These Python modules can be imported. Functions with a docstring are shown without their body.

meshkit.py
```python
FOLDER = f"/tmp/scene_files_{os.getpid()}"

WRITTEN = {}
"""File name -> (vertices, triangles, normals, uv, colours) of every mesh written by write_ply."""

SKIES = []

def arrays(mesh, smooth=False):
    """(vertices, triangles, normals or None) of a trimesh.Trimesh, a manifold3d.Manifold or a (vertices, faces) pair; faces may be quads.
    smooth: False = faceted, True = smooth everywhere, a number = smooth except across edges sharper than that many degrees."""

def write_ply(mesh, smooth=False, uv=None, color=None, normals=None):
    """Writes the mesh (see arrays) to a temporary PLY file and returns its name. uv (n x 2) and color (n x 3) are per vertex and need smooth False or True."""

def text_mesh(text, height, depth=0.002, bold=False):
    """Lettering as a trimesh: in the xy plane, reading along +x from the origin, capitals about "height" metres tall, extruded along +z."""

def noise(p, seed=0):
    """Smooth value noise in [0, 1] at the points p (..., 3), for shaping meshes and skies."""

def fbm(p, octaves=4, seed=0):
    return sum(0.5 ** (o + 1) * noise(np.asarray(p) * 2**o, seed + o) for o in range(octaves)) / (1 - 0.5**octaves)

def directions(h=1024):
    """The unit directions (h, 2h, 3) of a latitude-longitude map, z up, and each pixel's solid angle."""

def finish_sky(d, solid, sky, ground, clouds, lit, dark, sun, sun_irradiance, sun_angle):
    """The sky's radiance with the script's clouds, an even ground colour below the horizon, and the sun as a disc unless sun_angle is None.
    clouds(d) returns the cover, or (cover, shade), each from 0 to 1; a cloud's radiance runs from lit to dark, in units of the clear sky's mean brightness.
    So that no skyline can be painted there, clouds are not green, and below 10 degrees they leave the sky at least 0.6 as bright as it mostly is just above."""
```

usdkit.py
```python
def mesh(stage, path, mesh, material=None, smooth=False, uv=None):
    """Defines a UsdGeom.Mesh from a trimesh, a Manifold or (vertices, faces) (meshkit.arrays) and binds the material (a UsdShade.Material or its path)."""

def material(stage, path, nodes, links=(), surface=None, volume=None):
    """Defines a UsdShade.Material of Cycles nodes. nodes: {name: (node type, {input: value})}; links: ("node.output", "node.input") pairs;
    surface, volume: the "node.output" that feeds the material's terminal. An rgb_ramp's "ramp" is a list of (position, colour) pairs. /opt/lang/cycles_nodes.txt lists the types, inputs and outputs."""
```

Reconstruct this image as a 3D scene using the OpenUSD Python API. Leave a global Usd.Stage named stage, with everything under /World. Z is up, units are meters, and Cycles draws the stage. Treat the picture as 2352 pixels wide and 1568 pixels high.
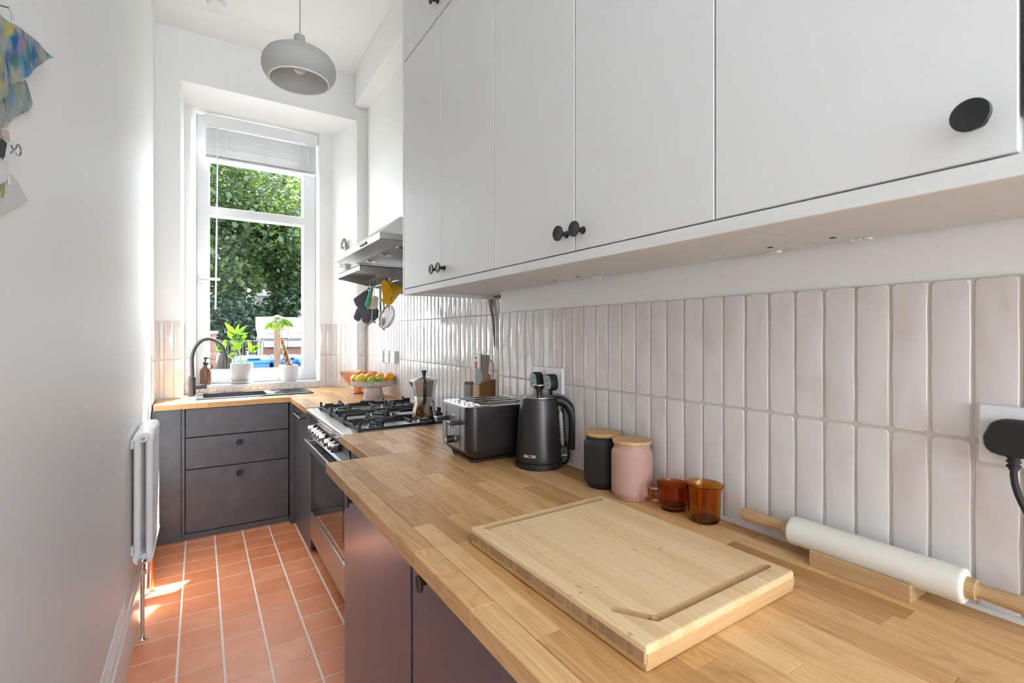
import math, random
import numpy as np, trimesh, manifold3d as m3
from pxr import Usd, UsdGeom, UsdLux, UsdShade, Gf, Sdf
from scipy.interpolate import CubicSpline
from shapely.geometry import Polygon, box as sbox
import meshkit, usdkit

stage = Usd.Stage.CreateInMemory()
UsdGeom.SetStageUpAxis(stage, 'Z'); UsdGeom.SetStageMetersPerUnit(stage, 1.0)
UsdGeom.Xform.Define(stage, '/World'); UsdGeom.Scope.Define(stage, '/World/Looks')
RNG = random.Random(7); NR = np.random.default_rng(7)

# ---------------------------------------------------------------- camera, sky, sun, daylight, exposure
CAM_H = 1.349
cam = UsdGeom.Camera.Define(stage, '/World/camera')
cam.AddTranslateOp().Set(Gf.Vec3d(0, 0, CAM_H))
cam.AddRotateXYZOp().Set(Gf.Vec3f(90, 0, -math.degrees(0.5675)))
cam.CreateHorizontalApertureAttr(36.0); cam.CreateVerticalApertureAttr(24.0)
cam.CreateFocalLengthAttr(17.206); cam.CreateVerticalApertureOffsetAttr(-0.238)
cam.CreateClippingRangeAttr(Gf.Vec2f(0.02, 500))
cam.CreateFStopAttr(9.0); cam.CreateFocusDistanceAttr(1.7)
cam.CreateExposureAttr(1.17)
sky = UsdLux.DomeLight.Define(stage, '/World/sky')
sky.CreateIntensityAttr(1.75); sky.CreateColorAttr(Gf.Vec3f(0.84, 0.925, 1.0))
sun = UsdLux.DistantLight.Define(stage, '/World/sun')
sun.CreateAngleAttr(0.6); sun.CreateNormalizeAttr(True); sun.CreateIntensityAttr(5.0); sun.CreateColorAttr(Gf.Vec3f(0.95, 0.97, 1.0))
SUN_AZ, SUN_EL = math.atan2(0.49, 0.87), math.radians(52.5)
sun.AddRotateXYZOp().Set(Gf.Vec3f(90 - math.degrees(SUN_EL), 0, 180 - math.degrees(SUN_AZ)))
# ---------------------------------------------------------------- helpers
used = {}
def numbered(parent, name):
    k = (parent, name); n = used.get(k, 0); used[k] = n + 1
    return f'{parent}/{name}' if n == 0 else f'{parent}/{name}_{n:03d}'
def P(x): return x if isinstance(x, str) else str(x.GetPath())
def meta(prim, label=None, cat=None, group=None, kind=None):
    for k, v in (('label', label), ('category', cat), ('group', group), ('kind', kind)):
        if v: prim.SetCustomDataByKey(k, v)
    return prim
def obj(name, mesh, mat, parent='/World', smooth=30, label=None, kind=None):
    return meta(usdkit.mesh(stage, numbered(P(parent), name), mesh, MAT[mat], smooth=smooth).GetPrim(), label, None, None, kind)
def one(name, mesh, mat, label, cat, group=None, smooth=30, kind=None):
    return meta(obj(name, mesh, mat, '/World', smooth), label, cat, group, kind)
def thing(name, label=None, cat=None, loc=(0, 0, 0), rotz=0, group=None, kind=None, tilt=None):
    x = UsdGeom.Xform.Define(stage, numbered('/World', name)); x.AddTranslateOp().Set(Gf.Vec3d(*map(float, loc)))
    if rotz: x.AddRotateZOp().Set(float(rotz))
    if tilt: x.AddRotateXYZOp().Set(Gf.Vec3f(*map(float, tilt)))
    return meta(x.GetPrim(), label, cat, group, kind)
def dup(src, label, loc, rotz=0, group=None, tilt=None):
    cd = src.GetCustomData(); base = src.GetName()
    base = base.rstrip('0123456789').rstrip('_') if base[-3:].isdigit() else base
    r = thing(base, label, cd['category'], loc, rotz, group or cd.get('group'), None, tilt)
    r.GetReferences().AddInternalReference(src.GetPath()); r.SetInstanceable(True)
    return r
def cat(*ms): return trimesh.util.concatenate([m for m in ms if m is not None])
def tr(m, t=(0, 0, 0), rx=0, ry=0, rz=0, s=None):
    m = m.copy()
    if s is not None: m.apply_scale(s)
    for a, d in ((rx, (1, 0, 0)), (ry, (0, 1, 0)), (rz, (0, 0, 1))):
        if a: m.apply_transform(trimesh.transformations.rotation_matrix(math.radians(a), d))
    m.apply_translation(t); return m
def hull(pts): return trimesh.convex.convex_hull(np.asarray(pts, float))
def rb(x0, x1, y0, y1, z0, z1, r=0.002, n=1):
    """A box from corner to corner with chamfered (n=1) or rounded (n>1) edges."""
    r = min(r, (x1-x0)/2*.98, (y1-y0)/2*.98, (z1-z0)/2*.98)
    c = []
    if n == 1: d = [(1, 0, 0), (0, 1, 0), (0, 0, 1)]
    else:
        d = []
        for i in range(n+1):
            a = math.pi/2*i/n
            for j in range(n+1):
                b = math.pi/2*j/n
                d.append((math.cos(a)*math.cos(b), math.cos(a)*math.sin(b), math.sin(a)))
    for sx in (-1, 1):
        for sy in (-1, 1):
            for sz in (-1, 1):
                for a in d:
                    c.append(((x0+r if sx < 0 else x1-r)+sx*r*a[0], (y0+r if sy < 0 else y1-r)+sy*r*a[1], (z0+r if sz < 0 else z1-r)+sz*r*a[2]))
    return hull(c)
def bx(x0, x1, y0, y1, z0, z1):
    m = trimesh.creation.box((x1-x0, y1-y0, z1-z0)); m.apply_translation(((x0+x1)/2, (y0+y1)/2, (z0+z1)/2)); return m
def lathe(prof, n=48, cx=0, cy=0, cz=0):
    m = trimesh.creation.revolve(np.asarray(prof, float), sections=n); m.merge_vertices()
    trimesh.repair.fix_normals(m); m.apply_translation((cx, cy, cz)); return m
def spl(pts, n=24):
    p = np.asarray(pts, float); t = np.r_[0, np.cumsum(np.linalg.norm(np.diff(p, axis=0), axis=1))]
    return CubicSpline(t, p)(np.linspace(0, t[-1], n))
def tube(pts, r, sides=10, caps=True):
    p = np.asarray(pts, float); r = np.broadcast_to(np.asarray(r, float), (len(p),))
    t = np.gradient(p, axis=0); t /= np.linalg.norm(t, axis=1, keepdims=True)+1e-12
    a = np.cross(t[0], (0, 0, 1) if abs(t[0][2]) < .9 else (1, 0, 0)); a /= np.linalg.norm(a); V = []
    for i in range(len(p)):
        a = a-t[i]*np.dot(a, t[i]); a /= np.linalg.norm(a); b = np.cross(t[i], a)
        for k in range(sides):
            w = 2*math.pi*k/sides; V.append(p[i]+r[i]*(math.cos(w)*a+math.sin(w)*b))
    F = []
    for i in range(len(p)-1):
        for k in range(sides):
            q0, q1, q2, q3 = i*sides+k, i*sides+(k+1) % sides, (i+1)*sides+(k+1) % sides, (i+1)*sides+k
            F += [(q0, q1, q2), (q0, q2, q3)]
    if caps:
        for s, i in ((0, 0), (1, len(p)-1)):
            V.append(p[i]); c = len(V)-1
            for k in range(sides):
                e = (i*sides+k, i*sides+(k+1) % sides); F.append((c, e[1], e[0]) if s == 0 else (c, e[0], e[1]))
    return trimesh.Trimesh(np.array(V), np.array(F), process=False)
def cyl(p0, p1, r, sides=24, r1=None): return tube([p0, p1], [r, r if r1 is None else r1], sides)
def ext(poly, h, axis='z'):
    m = trimesh.creation.extrude_polygon(poly, h, engine='earcut')
    if axis == 'x': m.vertices = m.vertices[:, [2, 0, 1]]
    if axis == 'y': m.vertices = np.c_[m.vertices[:, 0], m.vertices[:, 2], m.vertices[:, 1]]; m.invert()
    return m
def rrect(x0, y0, x1, y1, r, q=6): return sbox(x0+r, y0+r, x1-r, y1-r).buffer(r, quad_segs=q)
def mf(t):
    t = t.copy(); t.merge_vertices()
    return m3.Manifold(m3.Mesh(np.asarray(t.vertices, np.float32), np.asarray(t.faces, np.uint32)))
def tm(m):
    k = m.to_mesh(); return trimesh.Trimesh(k.vert_properties[:, :3], k.tri_verts, process=False)
def diff(a, *bs):
    a = mf(a)
    for b in bs: a = a-mf(b)
    return tm(a)
def sph(c, r, n=2, s=(1, 1, 1)):
    m = trimesh.creation.icosphere(n, 1.0); m.vertices = m.vertices*np.asarray(s)*r+np.asarray(c); return m
def sheet(P3, thick, normal):
    """grid (h,w,3) of points as a thin closed sheet"""
    h, w = P3.shape[:2]; A = P3.reshape(-1, 3); N = np.asarray(normal, float)*thick/2
    V = np.vstack([A+N, A-N]); n = h*w; F = []
    for i in range(h-1):
        for j in range(w-1):
            a, b, c, d = i*w+j, i*w+j+1, (i+1)*w+j+1, (i+1)*w+j
            F += [(a, b, c), (a, c, d), (n+a, n+c, n+b), (n+a, n+d, n+c)]
    rim = [j for j in range(w)]+[i*w+w-1 for i in range(1, h)]+[(h-1)*w+j for j in range(w-2, -1, -1)]+[i*w for i in range(h-2, 0, -1)]
    for k in range(len(rim)):
        a, b = rim[k], rim[(k+1) % len(rim)]; F += [(a, n+a, n+b), (a, n+b, b)]
    return trimesh.Trimesh(V, np.array(F), process=False)

# ---------------------------------------------------------------- materials
MAT = {}
def mat(name, color=(.8, .8, .8), rough=.5, metal=0, spec=.5, coat=0, trans=0, ior=1.5, bump=None, mottle=None, **kw):
    """principled; bump=(scale, strength, distance, stretch); mottle=(colour2, scale, lo, hi, stretch)"""
    n = {'p': ('principled_bsdf', dict(base_color=color, roughness=rough, metallic=metal, specular_ior_level=spec, coat_weight=coat, transmission_weight=trans, ior=ior, **kw)), 'g': ('geometry', {})}; l = []
    if mottle:
        c2, sc, lo, hi, st = mottle
        n['mm'] = ('mapping', dict(scale=tuple(sc*k for k in st))); n['mn'] = ('noise_texture', dict(scale=1.0, detail=3.0))
        n['mr'] = ('map_range', dict(from_min=lo, from_max=hi, clamp=True)); n['mx'] = ('mix_color', dict(a=color, b=c2))
        l += [('g.position', 'mm.vector'), ('mm.vector', 'mn.vector'), ('mn.fac', 'mr.value'), ('mr.result', 'mx.fac'), ('mx.result', 'p.base_color')]
    if bump:
        sc, st, di, sv = bump
        n['bm'] = ('mapping', dict(scale=tuple(sc*k for k in sv))); n['bn'] = ('noise_texture', dict(scale=1.0, detail=2.0)); n['b'] = ('bump', dict(strength=st, distance=di))
        l += [('g.position', 'bm.vector'), ('bm.vector', 'bn.vector'), ('bn.fac', 'b.height'), ('b.normal', 'p.normal')]
    MAT[name] = usdkit.material(stage, f'/World/Looks/{name}', n, l, surface='p.BSDF')
def wood(name, base, dark, along='y', seed=0, ring=34.0, rough=.38, dist=3.0, fine=.6, knots=0):
    """oak-like grain stretched along an axis"""
    lo = {'x': (2.2, 13, 13), 'y': (13, 2.2, 13), 'z': (13, 13, 2.2)}[along]
    fi = {'x': (6, 330, 330), 'y': (330, 6, 330), 'z': (330, 330, 6)}[along]
    off = (seed*3.71 % 17, seed*7.13 % 23, seed*1.37 % 11)
    n = {'g': ('geometry', {}), 'm1': ('mapping', dict(scale=lo, location=off)), 'm2': ('mapping', dict(scale=fi, location=off)),
         'n1': ('noise_texture', dict(scale=1.0, detail=1.5, distortion=1.3)), 'a': ('math', dict(math_type='multiply', value2=ring)), 'si': ('math', dict(math_type='sine')),
         'r1': ('map_range', dict(from_min=-1.0, from_max=1.0, to_min=0.0, to_max=1.0, clamp=True)), 'pw': ('math', dict(math_type='power', value2=2.5)),
         'n2': ('noise_texture', dict(scale=1.0, detail=3.0)), 'r2': ('map_range', dict(from_min=.35, from_max=.75, clamp=True)),
         'm3': ('mapping', dict(scale=tuple(k*.35 for k in lo), location=off)), 'n3': ('noise_texture', dict(scale=1.0, detail=1.0)),
         'w1': ('math', dict(math_type='multiply', value2=.30)), 'w2': ('math', dict(math_type='multiply', value2=fine)), 'w3': ('math', dict(math_type='multiply', value2=.45)), 's1': ('math', dict(math_type='add')), 's2': ('math', dict(math_type='add', use_clamp=True)),
         'mx': ('mix_color', dict(a=base, b=dark)), 'p': ('principled_bsdf', dict(roughness=rough, specular_ior_level=.4)), 'b': ('bump', dict(strength=.12, distance=.0006, invert=True))}
    l = [('g.position', 'm1.vector'), ('g.position', 'm2.vector'), ('g.position', 'm3.vector'), ('m1.vector', 'n1.vector'), ('m2.vector', 'n2.vector'), ('m3.vector', 'n3.vector'), ('n1.fac', 'a.value1'), ('a.value', 'si.value1'), ('si.value', 'r1.value'),
         ('r1.result', 'pw.value1'), ('pw.value', 'w1.value1'), ('n2.fac', 'r2.value'), ('r2.result', 'w2.value1'), ('n3.fac', 'w3.value1'), ('w1.value', 's1.value1'), ('w2.value', 's1.value2'), ('s1.value', 's2.value1'), ('w3.value', 's2.value2'),
         ('s2.value', 'mx.fac'), ('mx.result', 'p.base_color'), ('s2.value', 'b.height'), ('b.normal', 'p.normal')]
    if knots:   # small brown nodes along the grain
        n.update({'m4': ('mapping', dict(scale={'y': (85, 42, 60), 'x': (42, 85, 60), 'z': (60, 60, 42)}[along], location=off)), 'n4': ('noise_texture', dict(scale=1.0, detail=1.0)), 'r4': ('map_range', dict(from_min=.70, from_max=.80, to_max=.75, clamp=True)), 'x4': ('mix_color', dict(b=(dark[0]*.62, dark[1]*.5, dark[2]*.42)))})
        l.remove(('mx.result', 'p.base_color')); l += [('g.position', 'm4.vector'), ('m4.vector', 'n4.vector'), ('n4.fac', 'r4.value'), ('r4.result', 'x4.fac'), ('mx.result', 'x4.a'), ('x4.result', 'p.base_color')]
    MAT[name] = usdkit.material(stage, f'/World/Looks/{name}', n, l, surface='p.BSDF')
def pane(name, tint=(1, 1, 1)):
    MAT[name] = usdkit.material(stage, f'/World/Looks/{name}', {'f': ('layer_weight', dict(blend=.5)), 'w': ('math', dict(math_type='power', value2=5.0)), 'k': ('math', dict(math_type='multiply_add', value2=.20, value3=.0015)), 't': ('transparent_bsdf', dict(color=tint)), 'g': ('glossy_bsdf', dict(color=(1, 1, 1), roughness=0.0)), 'x': ('mix_closure', {})},
        [('f.facing', 'w.value1'), ('w.value', 'k.value1'), ('k.value', 'x.fac'), ('t.BSDF', 'x.closure1'), ('g.BSDF', 'x.closure2')], surface='x.closure')
def leafmat(name, c, c2, tr_c, k=.4, scale=9.0, rough=.45):
    MAT[name] = usdkit.material(stage, f'/World/Looks/{name}', {'g': ('geometry', {}), 'n': ('noise_texture', dict(scale=scale, detail=2.0)), 'r': ('map_range', dict(from_min=.38, from_max=.62, clamp=True)), 'x': ('mix_color', dict(a=c, b=c2)),
        'p': ('principled_bsdf', dict(roughness=rough, specular_ior_level=.35)), 't': ('translucent_bsdf', dict(color=tr_c)), 'm': ('mix_closure', dict(fac=k))},
        [('g.position', 'n.vector'), ('n.fac', 'r.value'), ('r.result', 'x.fac'), ('x.result', 'p.base_color'), ('p.BSDF', 'm.closure1'), ('t.BSDF', 'm.closure2')], surface='m.closure')

mat('wall_paint', (.86, .86, .85), .55, bump=(60, .06, .002, (1, 1, 1)))
mat('left_paint', (.86, .86, .85), .5, bump=(26, .10, .003, (1, 1, .12)))
mat('ceiling_paint', (.88, .88, .87), .7)
mat('gloss_white', (.82, .82, .81), .3)
mat('upvc', (.64, .64, .645), .25)
mat('cabinet_white', (.72, .715, .70), .42, bump=(160, .03, .001, (1, 1, .1)))
mat('carcass', (.70, .70, .695), .45)
mat('cabinet_dark', (.092, .084, .118), .25, spec=1.0, mottle=((.104, .096, .132), 6, .42, .62, (1, 1, .5)), bump=(90, .03, .001, (1, 1, .06)))
mat('cabinet_dark_worn', (.064, .064, .072), .33, spec=.8, mottle=((.085, .086, .095), 9, .50, .70, (1.6, 1, 1.2)), bump=(60, .03, .001, (1, 1, 1)))
mat('shadow_black', (.01, .01, .01), .8)
mat('grout', (.60, .55, .51), .9)
mat('floor_grout', (.95, .80, .72), .9, bump=(300, .2, .001, (1, 1, 1)))
for i, c in enumerate([(.72, .69, .675), (.735, .695, .68), (.71, .685, .67), (.70, .65, .635)]):
    mat(f'tile_glaze_{i}', c, .10, spec=.55, mottle=((c[0]*.95, c[1]*.90, c[2]*.89), 17, .50, .70, (1, 1, .6)), bump=(36, .30, .006, (1, 1, .45)))
for i, c in enumerate([(.78, .28, .125), (.76, .26, .11), (.80, .305, .145), (.73, .245, .10)]):
    mat(f'terracotta_{i}', c, .42, spec=.35, mottle=((c[0]*1.06, c[1]*1.2, c[2]*1.3), 9, .45, .75, (1, 1, 1)), bump=(45, .08, .002, (1, 1, 1)))
OAK = [((.79, .49, .225), (.52, .275, .10)), ((.70, .41, .17), (.43, .21, .07)), ((.86, .57, .285), (.62, .35, .14)), ((.75, .45, .195), (.48, .25, .085)), ((.58, .32, .125), (.36, .17, .055)), ((.82, .52, .245), (.57, .31, .115))]
for i in range(12):
    a, b = OAK[i % 6]; wood(f'oak_y_{i}', a, b, 'y', seed=i+1, ring=30+9*(i % 4))
    if i < 6: wood(f'oak_x_{i}', a, b, 'x', seed=i+31, ring=34)
for i, a in enumerate([(.86, .64, .375), (.83, .60, .34), (.88, .665, .405)]):
    wood(f'bamboo_{i}', a, (a[0]*.72, a[1]*.62, a[2]*.5), 'y', seed=60+i, ring=9, rough=.45, fine=.55, knots=1)
wood('bamboo_end2', (.42, .27, .15), (.30, .18, .095), 'z', seed=72, ring=24, fine=.6)
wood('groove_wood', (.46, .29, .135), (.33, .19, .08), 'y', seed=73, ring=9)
wood('bamboo_end', (.52, .345, .20), (.34, .20, .105), 'z', seed=71, ring=20, fine=.6)
wood('bamboo_x', (.68, .45, .22), (.50, .29, .12), 'x', seed=74, ring=8, fine=.5)
wood('lid_wood', (.70, .445, .20), (.50, .28, .11), 'y', seed=81, ring=14, fine=.4)
wood('beech', (.60, .40, .21), (.42, .25, .11), 'y', seed=83, ring=12, fine=.5)
wood('walnut_box', (.30, .145, .055), (.17, .075, .026), 'y', seed=86, ring=12)
wood('pale_box', (.66, .47, .30), (.50, .32, .18), 'z', seed=87, ring=12)
wood('grey_spoon', (.33, .235, .165), (.22, .145, .095), 'z', seed=88, ring=14)
mat('black_matt', (.012, .012, .013), .42)
mat('black_gloss', (.008, .008, .009), .12, coat=.4)
mat('black_satin', (.018, .018, .020), .33, metal=.0, spec=.7)
mat('gunmetal', (.060, .055, .056), .34, metal=.75, bump=(700, .02, .0005, (1, 1, .04)))
mat('toaster_face', (.25, .255, .265), .36, metal=.85)
mat('cast_iron', (.016, .017, .019), .5, spec=.45)
mat('knob_black', (.010, .011, .012), .42)
mat('rubber', (.010, .010, .011), .6)
mat('steel_reflect_dark', (.22, .23, .24), .28, metal=1.0); mat('steel', (.50, .50, .50), .26, metal=1.0, bump=(500, .02, .0005, (.05, 1, 1)))  # control panel steel is darkened to carry dark reflections in its colour
mat('steel_dull', (.40, .40, .395), .36, metal=1.0, mottle=((.34, .34, .335), 14, .4, .7, (1, 1, 1)))
mat('chrome', (.78, .78, .78), .08, metal=1.0)
mat('chrome_warm', (.68, .63, .58), .16, metal=1.0)
mat('copper', (.80, .40, .22), .28, metal=1.0)
mat('aluminium', (.66, .66, .67), .27, metal=1.0, bump=(400, .04, .0006, (1, 1, .1)))
mat('aluminium_burnt', (.60, .56, .52), .32, metal=.9, mottle=((.10, .045, .018), 26, .42, .54, (1, 1, .6)))
mat('oven_glass', (.010, .011, .012), .04, spec=.7, coat=.6)
mat('oven_window', (.045, .05, .052), .06, spec=.8, coat=.5)
mat('black_sink', (.020, .021, .024), .34, spec=.6)
mat('radiator_white', (.84, .84, .84), .24)
mat('lamp_grey', (.46, .455, .43), .6); mat('lamp_inner_bounce', (.80, .80, .78), .5)  # inside of the lamp painted paler, standing in for bounced light
mat('lamp_rim', (.80, .79, .75), .5)
mat('bulb_glass', (.92, .92, .92), .12)
mat('plastic_white', (.82, .82, .82), .28)
mat('socket_white', (.80, .79, .80), .22)
mat('red_rocker', (.65, .02, .04), .25)
mat('pot_grey', (.37, .365, .355), .6)
mat('pot_white', (.62, .62, .63), .18)
mat('soil', (.035, .022, .014), .95, bump=(220, .8, .004, (1, 1, 1)))
mat('jar_black', (.013, .014, .015), .55)
mat('jar_pink', (.50, .30, .245), .55)
mat('silicone', (.80, .77, .69), .5, subsurface_weight=.0)
mat('mitt', (.105, .11, .128), .95, bump=(420, .5, .002, (1, 1, 1)), sheen_weight=.3)
mat('mitt_trim', (.02, .02, .025), .8)
mat('green_plastic', (.01, .30, .21), .35)
mat('mint_plastic', (.42, .72, .60), .4)
mat('yellow_plastic', (.80, .48, .012), .4)
mat('cream_plastic', (.75, .70, .60), .45)
mat('slate_silicone', (.36, .45, .46), .5)
mat('orange_peel', (.83, .315, .015), .4, bump=(420, .25, .001, (1, 1, 1)), mottle=((.86, .38, .03), 24, .4, .7, (1, 1, 1)))
mat('lemon_peel', (.80, .56, .02), .38, bump=(380, .2, .001, (1, 1, 1)), mottle=((.70, .58, .06), 30, .4, .6, (1, 1, 1)))
mat('lime_peel', (.20, .40, .015), .32, bump=(380, .15, .001, (1, 1, 1)), mottle=((.38, .52, .05), 40, .45, .65, (1, 1, 1)))
mat('onion_skin', (.68, .30, .14), .32, mottle=((.78, .42, .22), 30, .4, .6, (1, 1, .2)))
mat('amber_glass', (.93, .47, .07), .0, trans=1.0, ior=1.45)
mat('amber_red', (.86, .27, .06), .0, trans=1.0, ior=1.45)
mat('rose_glass', (.90, .56, .44), .02, trans=1.0, ior=1.4)
mat('clear_glass', (.93, .90, .90), .22, trans=.72, ior=1.35)
mat('soap_glass', (.22, .10, .06), .08, trans=.5, ior=1.4)
mat('gauge', (.42, .42, .41), .15, trans=.2)
mat('grey_cable', (.30, .30, .31), .5)
mat('print_white', (.80, .80, .80), .5)
mat('label_grey', (.30, .36, .38), .5)
mat('mesh_wire', (.62, .61, .60), .35, metal=.9, alpha=.62)
mat('bracket_grey', (.38, .38, .37), .45, metal=.5)
mat('dark_brown', (.030, .012, .011), .45)
mat('sealant', (.80, .79, .78), .35)
pane('window_glass'); 
# ---------------------------------------------------------------- the room
XL, YW, XR, XN = -0.262, 4.16, 1.19, 1.077      # left wall, window wall, far tiled wall, near tiled wall (tile faces)
ZC, TH = 0.900, 0.036                            # worktop height and thickness
T_PITCH, ROWS = 0.05726, (0.9035, 1.1745, 1.4445, 1.718)
def S(name, mesh, mat_, parent='/World', smooth=30):
    o = obj(name, mesh, mat_, parent, smooth)
    if P(parent) == '/World': meta(o, kind='structure')
    return o
def SX(name):
    return thing(name, kind='structure')

S('wall_left', bx(XL-.12, XL, -2.3, 4.75, -.02, 3.7), 'left_paint')
ceil = S('ceiling', bx(XL-.12, 1.5, -2.3, 4.3, 3.56, 3.68), 'ceiling_paint')
S('trim_1', hull([(XL, YW+.002, 3.50), (1.2, YW+.002, 3.50), (XL, YW+.002, 3.57), (1.2, YW+.002, 3.57), (XL, 3.93, 3.562), (1.2, 3.93, 3.562)]), 'ceiling_paint')
S('trim_2', rb(1.088, 1.25, 1.9, YW+.001, 3.258, 3.561, .006), 'wall_paint')
# skirting with a moulded top
sk = [(XL, 0), (-.240, 0), (-.240, .175), (-.243, .190), (-.249, .196), (-.249, .212), (-.244, .221), (-.247, .238), (-.254, .250), (-.258, .268), (XL, .272)]
S('baseboard_left', tr(ext(Polygon([(x, z) for x, z in sk]), 3.83+2.0, 'y'), (0, -2.0, 0)), 'gloss_white', smooth=20)

# window wall: splayed reveal, a return, and a narrower reveal with the sill
wb = bx(XL-.12, 1.45, YW, 4.72, -.02, 3.6)
op1 = hull([(-.118, YW-.02, .8), (1.120, YW-.02, .8), (-.118, YW-.02, 3.146), (1.120, YW-.02, 3.146), (-.098, 4.43, .8), (.970, 4.43, .8), (-.098, 4.43, 3.085), (.970, 4.43, 3.085)])
op2 = hull([(-.062, 4.42, .935), (.863, 4.42, .935), (-.062, 4.42, 3.078), (.863, 4.42, 3.078), (-.022, 4.60, .935), (.866, 4.60, .935), (-.022, 4.60, 3.09), (.866, 4.60, 3.09)])
op3 = bx(-.022, .866, 4.55, 4.9, .935, 3.09)
wback = SX('wall_back')
S('plaster', diff(wb, op1, op2, op3), 'wall_paint', wback, 20)
S('sill_board', rb(-.066, .868, 4.42, 4.64, .930, .957, .003), 'upvc', wback)

# right wall: the far stretch behind the cooker and the built-out near stretch
wright = SX('wall_right')
S('plaster', bx(XR+.008, 1.45, 1.6, YW+.01, -.02, 3.6), 'wall_paint', wright)
S('boxing', rb(XN+.008, 1.40, -2.25, 1.795, -.02, 3.6, .004), 'wall_paint', wright)
S('grout_bed', cat(bx(XR+.0025, XR+.012, 1.79, YW, .86, ROWS[3]-.002), bx(XN+.0025, XN+.012, -.6, 1.7935, .86, ROWS[2]-.002), bx(XN+.003, XR+.012, 1.79, 1.7985, .86, ROWS[2]-.002)), 'grout', wright)
S('sealant_bead', cat(bx(XN-.006, XN+.003, -.6, 1.797, ZC, ZC+.007), bx(XR-.006, XR+.003, 1.8, YW, ZC, ZC+.007)), 'sealant', wright)
# unseen end wall behind the camera, its tall window added for fill daylight
endw = diff(bx(XL-.12, 1.5, -2.17, -2.0, -.02, 3.6), bx(-.20, 1.03, -2.3, -1.9, .8, 3.40))
S('wall_front', endw, 'wall_paint')
w2 = SX('window_2'); obj('window_frame', cat(*[rb(x, x+.04, -2.13, -2.08, .8, 3.40, .003) for x in (-.20, .99)]+[rb(-.20, 1.03, -2.13, -2.08, z, z+.04, .003) for z in (.8, 2.1, 3.36)]), 'gloss_white', w2)

def tile(o, U, V, N, w, h, t=.008, r=.005):
    o, U, V, N = map(np.asarray, (o, U, V, N)); k = 4
    pts = []
    for a, b, horiz in (((r, 0), (w-r, 0), 1), ((w, r), (w, h-r), 0), ((w-r, h), (r, h), 1), ((0, h-r), (0, r), 0)):
        m = 2 if horiz else k+2
        for i in range(m):
            q = i/(m-1); x, y = a[0]+(b[0]-a[0])*q, a[1]+(b[1]-a[1])*q
            j = RNG.uniform(-.0007, .0007) if not horiz else RNG.uniform(-.0003, .0003)
            pts.append((x+(0 if horiz else j), y+(j if horiz else 0)))
    p = np.array(pts); c = np.array((w/2, h/2)); n = len(p)
    d = p-c; ins = p-np.sign(d)*np.minimum(np.abs(d)*.25, .0022)
    tl = RNG.uniform(-.0011, .0011), RNG.uniform(-.0006, .0006)
    dep = lambda q: t+tl[0]*(q[:, 0]/w-.5)+tl[1]*(q[:, 1]/h-.5)
    def at(q, dd): return o+np.outer(q[:, 0], U)+np.outer(q[:, 1], V)+np.outer(dd, N)
    cc = np.array([[w/2, h/2]])
    X = np.vstack([at(p, np.zeros(n)), at(p, dep(p)-.0022), at(ins, dep(ins)), at(cc, dep(cc)+.0002)])
    F = []
    for i in range(n):
        j = (i+1) % n
        for s in (0, n): F += [(s+i, s+j, s+n+j), (s+i, s+n+j, s+n+i)]
        F.append((2*n+i, 2*n+j, 3*n))
    return trimesh.Trimesh(X, np.array(F), process=False)
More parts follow.
